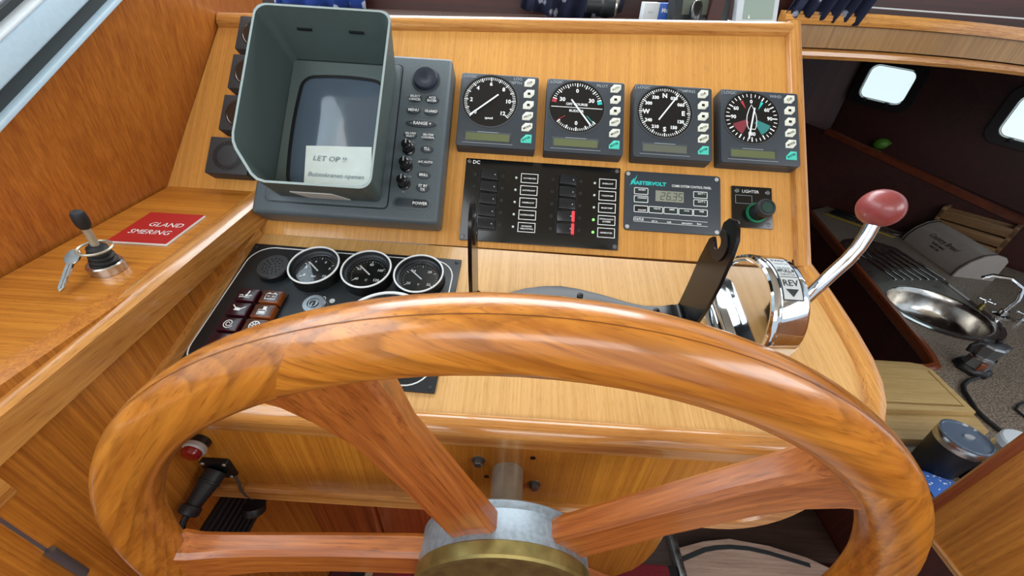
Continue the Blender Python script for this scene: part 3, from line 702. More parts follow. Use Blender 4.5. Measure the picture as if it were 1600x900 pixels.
# ================================================================== FOUR SMALL BOXES AT THE PORT END
def smallbox(x, v, kind, label):
    t = thing('indicator_box', label, 'indicator', BP @ T((x, v, 0)), 'small dark boxes beside the radar hood')
    MB().box(-.029, .029, -.0265, .0265, .0004, .020, .0015).build('case', M_instside, t)
    if kind == 'buzzer':
        sl = MB()
        for i in range(36):
            a = 2*PI*i/36; c, s_ = math.cos(a), math.sin(a)
            sl.line([(.0155*c, .0155*s_), (.0215*c, .0215*s_)], .0017, .0203)
        sl.build('sound_slots', M_black, t, smooth=0); MB().prism(ell(0, 0, .0135, .0135, 30), .0198, .0205, .0004).build('centre_disc', M_instside, t)
    else:
        d = MB().lathe([(.0225, .0198), (.0225, .0206), (.0205, .0210), (.0200, .0204), (.0001, .0204)], 40).build('dial', plain('brown_dial', '#2b2520', .25, 0, .3), t)
        m = MB()
        for a0, l_ in ((0, .010), (.0045, .007), (.009, .005)): m.line([(-.002+a0, -.008+a0), (.004+a0, -.008+a0-l_*.6)], .0008, .0212)
        m.line([(-.004, -.004), (.012, -.014)], .0016, .0212); m.build('pointer', M_grey, d, smooth=0)
smallbox(-.399, -.0035, 'buzzer', 'dark square buzzer box with ring of slots, lowest of the column left of the radar')
smallbox(-.391, .0600, 'dial', 'dark square indicator with round brown dial, just above the slotted buzzer box')
smallbox(-.389, .1230, 'dial', 'dark square indicator with round brown dial, second from the top left of the radar')
smallbox(-.3885, .1840, 'dial', 'dark square indicator with round brown dial, topmost of the column left of the radar')

# ================================================================== DC SWITCH PANEL
def screw(parent, x, y, z, r=.0032, m=None):
    MB().lathe([(r, z), (r*.8, z+.0008), (.0001, z+.0011)], 14, 0, T((x, y, 0))).build('screw', m or M_zinc, parent)
dc = thing('switch_panel', 'black DC switch panel with ten rocker switches in two columns', 'switch panel', BP @ T((-.0767, .0238, 0)) @ Matrix.Rotation(rad(-.2), 4, 'Z'))
MB().box(0, .2198, -.1198, 0, .0004, .0030, .0006).build('plate', M_blackg, dc)
MB().text('DC', .0072, .0150, -.0055, .0032, bold=.02).build('lettering', M_white, dc, smooth=0)
for x, y in ((.0048, -.0048), (.215, -.0048), (.0048, -.115), (.215, -.115)): screw(dc, x, y, .003)
LT = [['AUTOMATEN'], ['AUTOPILOOT'], ['ANKERLICHT'], ['RUITENWISSER'], ['NAVIGATIE', 'VERLICHTING']]
RT = [['ZOEKLICHT'], ['TOILETPOMP'], ['BILGE POMP'], ['HYDRAULISCH', 'SYSTEEM'], ['GENERATOR']]
for c_, (xs, xl, xt, tx) in enumerate(((.0350, .0728, .0916, LT), (.1453, .1840, .2023, RT))):
    MB().frame(xs-.0145, xs+.0145, -.1045, -.0148, .0012, .0032).build('switch_frame', M_black, dc, smooth=0)
    for i in range(5):
        y = -.0238-.0179*i; on = c_ == 1 and i > 2
        # tilted rocker
        mm = T((xs, y, .003)) @ Matrix.Rotation(rad(9 if not on else -9), 4, 'Y')
        rk = MB().box(-.0118, .0118, -.0072, .0072, -.002, .0048, .001).build('rocker', M_rocker, dc, mm)
        MB().cyl(.0072, 0, .0010, .0048, .0050, 8).build('pip', M_grey, rk)
        if on: MB().box(.0082, .0124, -.0074, .0074, -.001, .0056, .0008).build('lit_end', M_rockred, rk, label='lit red end of a switched-on rocker')
        for q in (-.0205, .0190): MB().ring(xs+q, y, .0013, .0020, .003, .0033, 12).build('mounting_hole', M_instside, dc)
        MB().lathe([(.0018, .003), (.0014, .0042), (.0001, .0046)], 12, 0, T((xl, y-.001, 0))).build('lamp', M_ledon if on else M_ledoff, dc)
        m = MB().frame(xt-.0122, xt+.0122, y-.0078, y+.0062, .0009, .0033)
        for j, s_ in enumerate(tx[i]): m.text(s_, .0029, xt, y-.0008+.0017*(len(tx[i])-1)-.0036*j, .0033, bold=.02)
        m.build('switch_label', M_white, dc, smooth=0)

# ================================================================== BATTERY MONITOR PANEL
mv = thing('monitor_panel', 'dark grey battery system panel with LCD reading 26.35 and white framed keys', 'control panel', BP @ T((.1497, .0205, 0)))
MB().prism(rrect(0, .1358, -.0869, 0, .005, 4), .0004, .0030, .0008).build('plate', M_inst, mv)
for x, y in ((.0046, -.0046), (.1303, -.0050), (.0048, -.0822), (.1300, -.0825)): screw(mv, x, y, .003, .0030, plain('steel_screw', '#d4dade', .3, .6))
lg = MB().text('MASTERVOLT', .0072, .0089, -.0175, .0033, 'LEFT', bold=.05, sx=1.12)
lg.flat([(.0060, -.0235), (.0125, -.0105), (.0128, -.0150)], .0034).flat([(.0118, -.0160), (.0178, -.0050), (.0150, -.0135)], .0034)
lg.build('logo', M_teal, mv, smooth=0)
wt = MB().text('COMBI SYSTEM CONTROL PANEL', .0050, .0665, -.0187, .0033, 'LEFT', bold=.01, sx=.74)
for x, y, a_, b_ in ((.0232, -.0296, 'INVERT', ''), (.0232, -.0414, 'CHARGE', ''), (.1068, -.0299, 'BATT 1', ''), (.107, -.0417, 'BATT 2', ''), (.0234, -.0557, '', 'ON/OFF'), (.0443, -.0558, 'VOLTS', ''), (.0652, -.0558, 'AMPS', ''), (.0861, -.0561, 'A-hrs', ''), (.1069, -.0560, 'TIME', '')):
    kf = MB().frame(x-.0100, x+.0100, y-.0050, y+.0050, .0009, .0034, cut=.0012).build('key_frame', M_white, mv, smooth=0)
    MB().box(x-.0090, x+.0090, y-.0041, y+.0041, .0028, .0033).build('key', plain('key_green_black', '#20302f', .4) if b_ == '' else M_black, mv)
    wt.text(a_ or b_, .0032, x+.0015, y+(.0018 if a_ else -.0018), .0035, bold=.02)
wt.line([(.0135, -.0675), (.1168, -.0690)], .0005, .0033).line([(.0135, -.0740), (.1168, -.0752)], .0005, .0033)
wt.text('STATUS', .0052, .0202, -.0710, .0034, bold=.02, sx=.8)
for s_, x in (('AC in', .0425), ('bulk', .0634), ('absorption', .0880), ('float', .1050)): wt.text(s_, .0034, x, -.0722, .0034, bold=.02)
wt.build('lettering', M_white, mv, smooth=0)
lc = MB().box(.0435, .0832, -.0430, -.0272, .0030, .0038, .0003).build('lcd', M_lcdg, mv)
SEG = {'2': 'abged', '6': 'acdefg', '3': 'abgcd', '5': 'afgcd'}
sg = MB()
for ch, x in zip('2635', (.0535, .0620, .0705, .0785)):
    w, h = .0024, .0035; y = -.0352
    pts = {'a': ((-w, 2*h/1.0), (w, 2*h)), 'b': ((w, 2*h), (w, 0)), 'c': ((w, 0), (w, -2*h)), 'd': ((-w, -2*h), (w, -2*h)), 'e': ((-w, 0), (-w, -2*h)), 'f': ((-w, 2*h), (-w, 0)), 'g': ((-w, 0), (w, 0))}
    for q in SEG[ch]:
        (ax, ay), (bx, by) = pts[q]; sg.line([(x+ax+ay*.1, y+ay*.72), (x+bx+by*.1, y+by*.72)], .0009, .0040)
sg.box(.0655, .0666, -.0408, -.0398, .0038, .0040); sg.build('digits', M_lcdd, lc, smooth=0)

# ================================================================== LIGHTER SOCKET + PLUG
lt = thing('lighter_socket', 'square black lighter socket plate with four corner screws', 'socket', BP @ T((.3016, .0081, 0)))
MB().box(0, .0566, -.0604, 0, .0004, .0030, .0006).build('plate', M_blackg, lt)
for x, y in ((.0072, -.0070), (.0505, -.0075), (.0072, -.0537), (.0505, -.0545)): screw(lt, x, y, .003, .0034)
MB().text('LIGHTER', .0062, .0262, -.0074, .0032, bold=.0).build('lettering', M_white, lt, smooth=0)
MB().frame(.0045, .0280, -.0258, -.0135, .0005, .0033).build('label_frame', M_grey, lt, smooth=0)
MB().ring(.0332, -.0385, .0115, .0145, .0028, .0052, 36).build('collar', M_green, lt, label='green plastic ring')
pg = thing('lighter_plug', 'black ribbed round plug standing in the lighter socket', 'plug', BP @ T((.3348, -.0304, .005)))
MB().lathe([(.0108, 0), (.0108, .013), (.0122, .0140), (.0125, .0205), (.0115, .0222), (.0092, .0225), (.0088, .0217), (.0001, .0217)], 32).build('body', M_blackm, pg)
MB().lathe([(.0074, .0217), (.0074, .0223), (.0001, .0225)], 28).build('end_disc', plain('dark_green_disc', '#1c3b33', .3, 0, .3), pg)
for i in range(16):
    a = 2*PI*i/16; MB().box(-.0006, .0006, -.0006, .0006, .002, .013, 0, M=T((.0108*math.cos(a), .0108*math.sin(a), 0))).build('rib', M_black, pg)

# ================================================================== ENGINE PANEL
EP = DK @ T((-.3493, -.0218, 0)) @ Matrix.Rotation(rad(-1.15), 4, 'Z')
ep = thing('engine_panel', 'black engine panel with round gauges, warning lamps and key switch', 'engine panel', EP)
MB().box(0, .280, -.187, 0, .0004, .0030, .0008).build('plate', M_blackm, ep)
MB().line(rrect(.0055, .2725, -.1815, -.0055, .028, 8), .0016, .0033, closed=True).build('border_line', M_white, ep, smooth=0)
for x, y in ((.0055, -.0055), (.2745, -.0060), (.2745, -.1815), (.0055, -.1815)): screw(ep, x, y, .003, .0028, M_blackm)
def gauge(x, y, r, h, label, nums, na, big=False):
    g = MB().lathe([(r*1.02, .003), (r, .005), (r, h-.0015), (r*.985, h-.0008)], 56, 0, T((x, y, 0)), False).build('gauge', M_black, ep)
    g['label'] = label
    MB().lathe([(r*1.0, h-.0016), (r*1.01, h-.0006), (r*.985, h+.0002), (r*.945, h), (r*.94, h-.0016)], 56, 0, T((x, y, 0)), False).build('rim', M_white, g)
    MB().lathe([(r*.94, h-.0014), (r*.90, h-.006), (r*.82, h-.0075), (r*.80, h-.0095), (r*.76, h-.0100), (r*.76, h-.012)], 56, 0, T((x, y, 0)), False).build('inner_wall', M_blackm, g)
    MB().prism(ell(x, y, r*.77, r*.77, 40), h-.0130, h-.0118).build('dial', M_dial, g)
    zz = h-.0115; m = MB(); R = r*.70
    ticks(m, x, y, R, 215, -35, 24 if not big else 60, r*.05, .0004, zz, 6, r*.12, .0010)
    for i, s_ in enumerate(nums):
        a = rad(215-250*i/(len(nums)-1)); m.text(s_, r*(.17 if not big else .13), x+R*.72*math.cos(a), y+R*.72*math.sin(a), zz, bold=.03)
    m.text('x100' if big else ('V' if 'volt' in label else ('C' if 'temp' in label else 'bar')), r*.15, x, y-r*.32, zz, bold=.02)
    m.build('dial_print', M_white, g, smooth=0)
    a = rad(na); MB().line([(x-.12*r*math.cos(a), y-.12*r*math.sin(a)), (x+.58*r*math.cos(a), y+.58*r*math.sin(a))], r*.06, zz+.0015).build('needle', M_white, g, smooth=0)
    MB().prism(ell(x, y, r*.79, r*.79, 40), h-.0085, h-.0082).build('glass', M_gaugeglass, g)
    return g
gauge(.1033, -.0422, .0305, .0205, 'oil pressure gauge with white rim, nearest the buzzer', ('0', '2', '4', '6', '8', '10'), 140)
gauge(.1686, -.0418, .0305, .0205, 'coolant temp gauge with white rim, middle of the three', ('40', '60', '80', '100', '120'), 140)
gauge(.2340, -.0422, .0305, .0205, 'volt gauge with white rim, nearest the panel corner', ('20', '24', '28', '32'), 140)
gauge(.2130, -.1265, .0525, .0205, 'large rev counter half hidden behind the wheel rim', ('0', '10', '20', '30', '40'), 215, True)
MB().lathe([(.0198, .003), (.0198, .0115), (.0185, .0130), (.0001, .0132)], 40, 0, T((.0500, -.0445, 0))).build('buzzer', M_black, ep)
hb = MB()
for rr_, nn in ((.004, 5), (.008, 10), (.0118, 15)):
    for i in range(nn): a = 2*PI*i/nn; hb.cyl(.0500+rr_*math.cos(a), -.0445+rr_*math.sin(a), .0009, .0130, .0134, 8)
hb.build('buzzer_holes', M_blackg, ep, smooth=0)
MB().box(.0255, .0815, -.1690, -.0790, .003, .0042, .0005).build('lamp_tray', M_black, ep)
def icon(m, k, x, y, z):
    w = .0009
    if k == 0:   # thermometer in waves
        m.line([(x+.001, y-.001), (x+.002, y+.005)], .0016, z); m.cyl(x+.0008, y-.0015, .0017, z-.0002, z, 10)
        m.line([(x-.0075, y-.002), (x-.005, y-.001), (x-.0025, y-.002)], w, z).line([(x+.003, y-.002), (x+.005, y-.001), (x+.0075, y-.002)], w, z).line([(x-.007, y-.0045), (x-.003, y-.0035), (x+.001, y-.0045), (x+.006, y-.0037)], w, z)
    elif k == 1:  # battery
        m.line([(x-.006, y-.004), (x+.006, y-.004), (x+.006, y+.0035), (x-.006, y+.0035)], w, z, closed=True); m.box(x-.0045, x-.002, y+.0035, y+.005, z-.0002, z).box(x+.002, x+.0045, y+.0035, y+.005, z-.0002, z)
        m.line([(x-.004, y), (x-.0015, y)], w, z).line([(x+.0015, y), (x+.004, y)], w, z)
    elif k == 2:  # oil can
        m.flat([(x-.004, y-.0025), (x+.003, y-.003), (x+.0035, y+.0005), (x-.003, y+.0015)], z); m.line([(x+.003, y-.001), (x+.008, y+.003)], .0011, z).line([(x-.003, y+.001), (x-.007, y+.0045)], .0011, z)
    elif k == 3:  # bottle / filter
        m.line([(x-.005, y-.005), (x+.004, y-.005), (x+.004, y+.001), (x-.005, y+.001)], w, z, closed=True); m.flat([(x-.004, y-.004), (x+.003, y-.004), (x+.003, y-.001), (x-.004, y-.001)], z); m.box(x-.001, x+.003, y+.001, y+.0055, z-.0002, z)
    elif k == 4:  # spiral
        m.line([(x+(.0012+.0048*i/22)*math.cos(i*.55), y+(.0012+.0048*i/22)*math.sin(i*.55)) for i in range(23)], w, z)
    elif k == 5:  # wheel
        m.ring(x, y, .0050, .0060, z-.0002, z, 24)
        for i in range(8): a = PI*i/4; m.line([(x+.001*math.cos(a), y+.001*math.sin(a)), (x+.005*math.cos(a), y+.005*math.sin(a))], w, z)
ik = 0
for r_ in range(4):
    for c_ in range(2):
        x, y = (.0390, .0680)[c_], -.0893-.0204*r_
        lp = MB().box(x-.0118, x+.0118, y-.0085, y+.0085, .0035, .0115, .0008, mi=0).build('warning_lamp', M_ledside2 if c_ == 0 else M_ledside, ep)
        MB().box(x-.0108, x+.0108, y-.0075, y+.0075, .0112, .0120, .0003).build('lens', M_ledred if c_ == 0 else M_ledbrown, lp)
        if ik < 6: m = MB(); icon(m, ik, x, y, .0123); m.build('symbol', M_white, lp, smooth=0)
        ik += 1
ks = MB().lathe([(.0145, .003), (.0145, .006), (.0132, .0065), (.0132, .0150), (.0118, .0165), (.0070, .0168), (.0066, .0155), (.0001, .0155)], 36, 0, T((.1231, -.0972, 0))).build('key_switch', M_zinc, ep)
MB().ring(.1231, -.0972, .0042, .0055, .0155, .0172, 24).build('key_barrel', M_zinc, ks); MB().box(.1225, .1237, -.1005, -.0940, .0156, .0166).build('keyhole', M_black, ks)
pm = MB().ring(.1241, -.0806, .0022, .0031, .003, .0033, 20).cyl(.1355, -.0829, .0033, .003, .0033, 18); pm.frame(.1410, .1540, -.1035, -.0940, .0010, .0034); pm.frame(.1440, .1510, -.1010, -.0965, .0008, .0034)
pm.build('lettering', M_white, ep, smooth=0)
MB().cyl(.1094, -.1180, .0105, .003, .0050, 28, .001).build('push_button', M_key, ep)

# ================================================================== BLACK U-BRACKET
br = thing('mounting_bracket', 'black U-shaped metal mounting bracket with slotted arms on the desk', 'bracket', DK)
base = [(-.036, -.082), (-.025, -.0838), (-.0097, -.0805), (.0164, -.0692), (.040, -.0635), (.062, -.0615), (.086, -.0645), (.115, -.0715), (.145, -.0805), (.165, -.0845), (.185, -.0835), (.203, -.0790), (.203, -.130), (-.036, -.130)]
MB().prism(base, .0004, .0034, .0006).build('base_plate', M_bracket, br)
for x, y in ((-.0097, -.092), (.086, -.0755), (.179, -.0915)): MB().lathe([(.0040, .0034), (.0038, .0050), (.0025, .0062), (.0001, .0066)], 18, 0, T((x, y, 0))).build('screw', M_black, br)
def arm(xw, sgn):
    # outline in (v, h); hooked top with slot
    front = [(-.124, .004), (-.1255, .030), (-.1235, .060), (-.118, .090), (-.108, .122), (-.1005, .137), (-.091, .1435), (-.081, .1445), (-.073, .140), (-.069, .131)]
    slot = [(-.0715, .1245), (-.0790, .1225), (-.0850, .1155), (-.0845, .1075), (-.0790, .1035), (-.0720, .1065)]
    back = [(-.0660, .1085), (-.0625, .102), (-.066, .073), (-.0735, .040), (-.080, .004)]
    poly = front+slot+back
    A = MB().prism(poly, -.002, .002, .0004, 1, 0, YZ(xw)).build('arm', M_bracket, br)
    # slotted boss washer on the inner face
    ring_ = ell(-.0835, .1135, .0165, .0165, 24, 55, 325)+ell(-.0800, .1135, .0072, .0072, 12, 60, 320)[::-1]
    MB().prism(ring_, 0, .0016, .0004, 1, 0, YZ(xw-(.0036 if sgn > 0 else -.0020))).build('slot_boss', M_black, A)
    # bend into the base
    v = []; n_ = 8
    for i in range(n_+1):
        t = rad(90*i/n_)
        for y in (-.128, -.081): v.append((xw-sgn*(.012-.012*math.sin(t))-sgn*0, y, .0034+.012-.012*math.cos(t)))
    f = [(2*i, 2*i+1, 2*i+3, 2*i+2) for i in range(n_)]
    MB().add(v, f).build('bend', M_bracket, A, smooth=60, keep=True)
arm(.210, 1); arm(-.0435, -1)

# ================================================================== THROTTLE
th = thing('throttle_control', 'chrome single lever throttle control with drum housing on the desk', 'throttle')
tx0, tw, tyc, tzc, tr = .26, .0385, .359, 1.192, .0615
# footprint plate follows the desk
MB().prism(rrect(.2375, .322, -.155, -.030, .008, 4), .0004, .0045, .0015).build('base_plate', M_chrome, th, DK)
MB().prism(rrect(.250, .310, -.146, -.048, .010, 4), .004, .012, .003).build('plinth', M_chrome, th, DK)
for y in (-.060, -.140): MB().lathe([(.0030, .0045), (.0024, .0056), (.0001, .006)], 14, 0, DK @ T((.2440, y, 0))).build('screw', M_zinc, th)
D = Matrix(((0, 0, 1, tx0), (-1, 0, 0, tyc), (0, 1, 0, tzc), (0, 0, 0, 1)))  # lathe z -> +x
D = basis((tx0, tyc, tzc), (0, -1, 0), (0, 0, 1)); D = Matrix(((0, 0, 1, tx0), (1, 0, 0, tyc), (0, 1, 0, tzc), (0, 0, 0, 1)))
MB().lathe([(.0001, .0035), (.0535, .0035), (.0545, .0025), (.0560, .0003), (.0585, 0), (.0607, .0015), (.0615, .004), (.0615, .0070), (.0606, .0076), (.0606, .0088), (.0613, .0094), (.0613, tw-.004), (.0600, tw-.001), (.0560, tw), (.0001, tw)], 72, 0, D).build('housing', M_chrome, th)
# legend plate wrapped over the drum
def wrap(x, a, h=.0): r = .0616+h; return (tx0+x, tyc-r*math.sin(a), tzc+r*math.cos(a))
A0, A1, X0, X1 = rad(-8), rad(45), .0095, .0305
def wrapgrid(x0, x1, a0, a1, h, n=14): return [wrap(x, a0+(a1-a0)*i/n, h) for i in range(n+1) for x in (x0, x1)], [(2*i, 2*i+1, 2*i+3, 2*i+2) for i in range(n)]
lp = MB().add(*wrapgrid(X0, X1, A0, A1, .0003)).build('legend_plate', M_plate, th, smooth=60)
ink = MB()
for a_, b_, c_, d_ in ((X0, X0+.0011, A0, A1), (X1-.0011, X1, A0, A1), (X0, X1, A1-rad(1), A1), (X0+.002, X1-.002, rad(20.6), rad(21.2))): ink.add(*wrapgrid(a_, b_, c_, d_, .0006))
def wraptext(s_, size, ang, sx=1, bold=0):
    m = MB().text(s_, size, 0, 0, 0, sx=sx, bold=bold)
    ink.add([wrap((X0+X1)/2+p[0], rad(ang)-p[1]/.0616, .0007) for p in m.v], m.f)
wraptext('FWD', .0060, -3, 1); wraptext('THROTTLE', .0030, 3); wraptext('NEUTRAL', .0034, 9.3, 1); wraptext('PULL', .0062, 13.2, .85, .02); wraptext('THROTTLE', .0034, 18, .9); wraptext('REV', .0098, 27.5, .95, .01)
ink.add([wrap((X0+X1)/2-.0065, rad(34), .0007), wrap((X0+X1)/2+.0065, rad(34), .0007), wrap((X0+X1)/2, rad(41.5), .0007)], [(0, 1, 2)])
for sx_ in (-1, 1): ink.add([wrap((X0+X1)/2+sx_*.0072, rad(11.2), .0007), wrap((X0+X1)/2+sx_*.0088, rad(13.2), .0007), wrap((X0+X1)/2+sx_*.0072, rad(15.2), .0007), wrap((X0+X1)/2+sx_*.0060, rad(13.2), .0007)], [(0, 1, 2, 3)])
ink.build('legend', M_plateink, lp, smooth=0)
MB().lathe([(.020, tw-.001), (.020, tw+.006), (.016, tw+.010), (.0001, tw+.011)], 32, 0, D).build('pivot_cap', M_chrome, th)
MB().lathe([(.0075, tw), (.0075, tw+.014), (.006, tw+.017), (.0001, tw+.0175)], 6, 0, D @ T((.006, -.012, 0))).build('pivot_nut', M_chrome, th)
lev = [(.302, .356, 1.187), (.309, .3465, 1.203), (.316, .344, 1.220), (.324, .3455, 1.238), (.332, .3480, 1.253), (.340, .3505, 1.266), (.3465, .354, 1.279), (.3505, .358, 1.292), (.353, .362, 1.306)]
MB().tube(lev, .0066, 16).build('lever', M_chrome, th)
kn = Matrix.Translation((.3545, .3655, 1.3175)) @ Euler((rad(-20), rad(16), 0)).to_matrix().to_4x4()
MB().ball((0, 0, 0), .0192, .0192, .0180, 32, 0, kn).build('knob', M_knob, th, label='smooth maroon ball grip')

# ================================================================== LEDGE THINGS
LF = lambda x, y: basis(ledpt(x, y), (1, 0, 0), (0, 1, LS))
sg_ = thing('engraved_sign', 'red engraved sign plate on the ledge reading GLAND SMERING', 'sign', basis(ledpt(-.4205, .396), Vector((1, .015, 0)), (0, 1, LS)))
MB().prism([(-.0335, -.0335), (.0335, -.0335), (.0335, .0335), (-.0335, .0335)], .0003, .0022).build('backing', M_white, sg_)
MB().prism([(-.0325, -.0325), (.0325, -.0325), (.0325, .0335), (-.0335, .0335)], .0022, .0027).build('face', M_redsign, sg_)
MB().text('GLAND', .0128, .0060, .0060, .0029, sx=.92).text('SMERING', .0128, -.0010, -.0110, .0029, sx=.90).build('lettering', M_white, sg_, smooth=0)
lvx, lvy = -.411, .3165
lv = thing('boot_lever', 'short metal lever in a ribbed black rubber boot on the ledge', 'lever', LF(lvx, lvy))
MB().lathe([(.0150, .0003), (.0150, .0085), (.0140, .0098), (.0118, .0098), (.0112, .0080), (.0001, .0080)], 36).build('base_ring', M_steel, lv)
tl = Matrix.Rotation(rad(11), 4, 'Y') @ Matrix.Rotation(rad(2), 4, 'X')
pf = []
for i in range(5):
    r_ = .0118-.0009*i; z = .0075+.0046*i; pf += [(r_-.0018, z), (r_, z+.0016), (r_, z+.0028), (r_-.0022, z+.0044)]
pf += [(.0050, .0320), (.0001, .0322)]
MB().lathe(pf, 28, 0, tl).build('rubber_boot', M_rubber, lv, smooth=50)
MB().lathe([(.0034, .030), (.0032, .056)], 18, 0, tl).build('stem', M_shaft, lv)
MB().lathe([(.0042, .052), (.0054, .055), (.0058, .061), (.0053, .067), (.0042, .069), (.0001, .0695)], 24, 0, tl).build('tip_cap', M_rubber, lv)
ky = thing('key_on_ring', 'flat steel key on a split ring round the boot lever', 'key', LF(lvx, lvy))
MB().lathe([(.0118, .0268), (.0130, .0260), (.0142, .0268), (.0142, .0278), (.0130, .0286), (.0118, .0278), (.0118, .0268)], 40, 0, T((.001, -.001, 0)) @ Matrix.Rotation(rad(4), 4, 'Y'), False).build('split_ring', M_shaft, ky)
kM = basis((-.0110, -.0080, .0262), Vector((.0055, -.036, -.021)), Vector((1, .2, 0)))
kb_ = MB().prism(ell(.0055, 0, .0085, .0065, 20), -.0008, .0008, .0003, 1, 0, kM); kb_.build('bow', M_steel, ky)
MB().prism([(.012, -.0028), (.037, -.0028), (.041, 0), (.037, .0028), (.033, .0020), (.030, .0028), (.027, .0018), (.024, .0028), (.012, .0028)], -.0010, .0010, .0003, 1, 0, kM).box(.013, .038, -.0005, .0005, .001, .0014, 0, M=kM).build('blade', M_steel, ky)

# ================================================================== UNDER THE DESK
rb = thing('push_button', 'round red push button with chrome ring on the front below the desk', 'button', FX @ T((-.3325, 1.050, 0)) @ Matrix.Diagonal((1, 1, .78, 1)))
MB().lathe([(.0105, .0003), (.0105, .010), (.0095, .011)], 28).build('body', M_black, rb)
MB().lathe([(.0112, .010), (.0118, .0115), (.0118, .0165), (.0100, .0180)], 28).build('ring', plain('satin_silver', '#b4b8ba', .35, .3), rb)
MB().lathe([(.0098, .0172), (.0096, .0235), (.0080, .0262), (.0001, .0270)], 28).build('lens', M_ruby, rb)
sp = thing('socket_outlet', 'black square socket flange with hanging sealing cap below the desk', 'socket', FX @ T((-.3315, .998, 0)))
MB().prism(rrect(-.0165, .0165, -.0165, .0165, .003, 3), .0003, .006, .001).build('flange', M_black, sp)
for x in (-.0125, .0125):
    for y in (-.0125, .0125): screw(sp, x, y, .006, .0024, M_shaft)
MB().tube([(.017, -.010, .006), (.019, -.022, .008), (.018, -.034, .010), (.020, -.048, .010), (.024, -.058, .008)], .0016, 8).build('cap_strap', plain('grey_strap', '#4a4443', .5), sp)
MB().lathe([(.0001, 0), (.0125, 0), (.0132, .003), (.0132, .009), (.0100, .012), (.0001, .0125)], 28, 0, T((.022, -.071, .010)) @ Matrix.Rotation(rad(60), 4, 'X')).build('sealing_cap', M_black, sp)
pl = thing('cable_plug', 'black tapered plug with cable pushed into the socket below the desk', 'plug', zbasis((-.3320, .2335, .998), (-.20, -.95, -.30)) @ Matrix.Diagonal((1, 1, .80, 1)))
pM = basis((0, 0, 0), (0, 1, 0), (1, 0, 0))
dirp = Matrix.Rotation(rad(0), 4, 'X')
MB().lathe([(.0110, 0), (.0115, .004), (.0115, .014), (.0122, .0145), (.0122, .017), (.0110, .018), (.0085, .040), (.0082, .046), (.0105, .047), (.0108, .055), (.0095, .058), (.004, .060)], 28, 0, dirp).build('body', M_blackm, pl)
MB().tube([(0, 0, .058), (-.001, -.004, .070), (-.002, -.016, .082), (-.002, -.045, .090), (-.002, -.10, .092)], .0035, 10, (1, 0, 0)).build('cable', M_cable, pl)

# ================================================================== DASH SHELF AND WHAT STANDS ON IT
dsh = [(-.455, .700, 1.4255), (.405, .722, 1.4590), (.470, .99, 1.4700), (-.455, .99, 1.4490)]
ds = tag(MB().add(dsh+[(x, y, z-.012) for x, y, z in dsh], [(0, 1, 2, 3), (7, 6, 5, 4), (0, 4, 5, 1), (1, 5, 6, 2), (2, 6, 7, 3), (3, 7, 4, 0)]).build('dash_shelf', M_floord, smooth=0), 'narrow dark dash shelf behind the top rail of the console', 'shelf')
def shz(x, y): return 1.4255+(x+.455)*.039+(y-.70)*.062
cb = thing('carton', 'small white and blue cardboard carton lying on the dash shelf', 'box', basis((.190, .800, shz(.19, .80)+.0005), (1, -.12, .03), (.12, 1, .06)))
MB().box(0, .025, 0, .05, 0, .026, .0008).build('white_end', M_whitebox, cb)
MB().box(.025, .062, 0, .05, 0, .0255, .0008).build('blue_end', M_blue, cb, label='blue printed part of the carton')
tM = basis((0, -.0003, 0), (1, 0, 0), (0, 0, 1))
MB().text('Mobile', .008, .0295, .016, 0, 'LEFT', bold=.03, M=tM).flat([(.042, .003), (.052, .010), (.060, .010), (.060, .012), (.048, .012), (.040, .003)], 0, M=tM).build('print', M_white, cb, smooth=0)
MB().text('KSV', .005, .0125, .013, 0, M=tM).build('lettering', M_grey, cb, smooth=0)
gp = thing('plotter', 'black portable screen unit on the dash shelf', 'display', basis((.226, .752, shz(.27, .75)+.0005), (1, .05, .04), (.03, .35, 1)))
MB().prism(rrect(0, .092, 0, .072, .010, 4), -.022, 0, .003).build('case', M_blackm, gp)
MB().box(.015, .078, .012, .062, -.001, .0006).build('screen', plain('plotter_screen', '#5a6258', .45), gp)
MB().text('~', .008, .052, .007, .0008).build('mark', M_grey, gp, smooth=0)
us = thing('car_charger', 'black bullet-shaped car charger leaning against the plotter', 'charger', basis((.2555, .738, shz(.25, .738)+.0095), (1, 0, 0), (0, .30, .95)))
MB().lathe([(.0065, 0), (.0085, .004), (.0092, .012), (.0090, .024), (.0070, .029), (.0001, .030)], 24, 0, basis((0, -.008, 0), (1, 0, 0), (0, 0, -1)) ).build('body', M_blackg, us)
MB().lathe([(.0035, .029), (.0035, .034), (.0001, .0345)], 14, 0, basis((0, -.008, 0), (1, 0, 0), (0, 0, -1))).build('tip', M_steel, us)
lw = thing('weather_display', 'white framed digital weather display leaning on the dash shelf edge', 'display', basis((.323, .744, shz(.35, .744)+.0005), (1, 0, .05), (-.05, .42, 1)))
MB().prism(rrect(0, .064, 0, .085, .006, 4), -.012, 0, .002).build('frame', M_whiteplastic, lw)
MB().box(.010, .056, .008, .077, -.001, .0007).build('lcd', M_lcdw, lw)
MB().flat([(.018, .009), (.021, .009), (.0195, .015)], .0009).build('mark', M_white, lw, smooth=0)
ll = tag(MB().box(0, .035, 0, .03, 0, .0012).box(.004, .034, .004, .03, .0012, .004).build('leaflet', M_whitebox, None, basis((.296, .750, shz(.3, .75)+.0005), (1, .1, .05), (0, 1, .1))), 'folded white leaflet lying between the plotter and the weather display', 'paper')
bd_ = thing('binoculars', 'black binocular barrel with silver ring lying on the dark shelf', 'binoculars', basis((.165, .90, shz(.16, .9)+.017), (0, 0, 1), (0, 1, 0)))
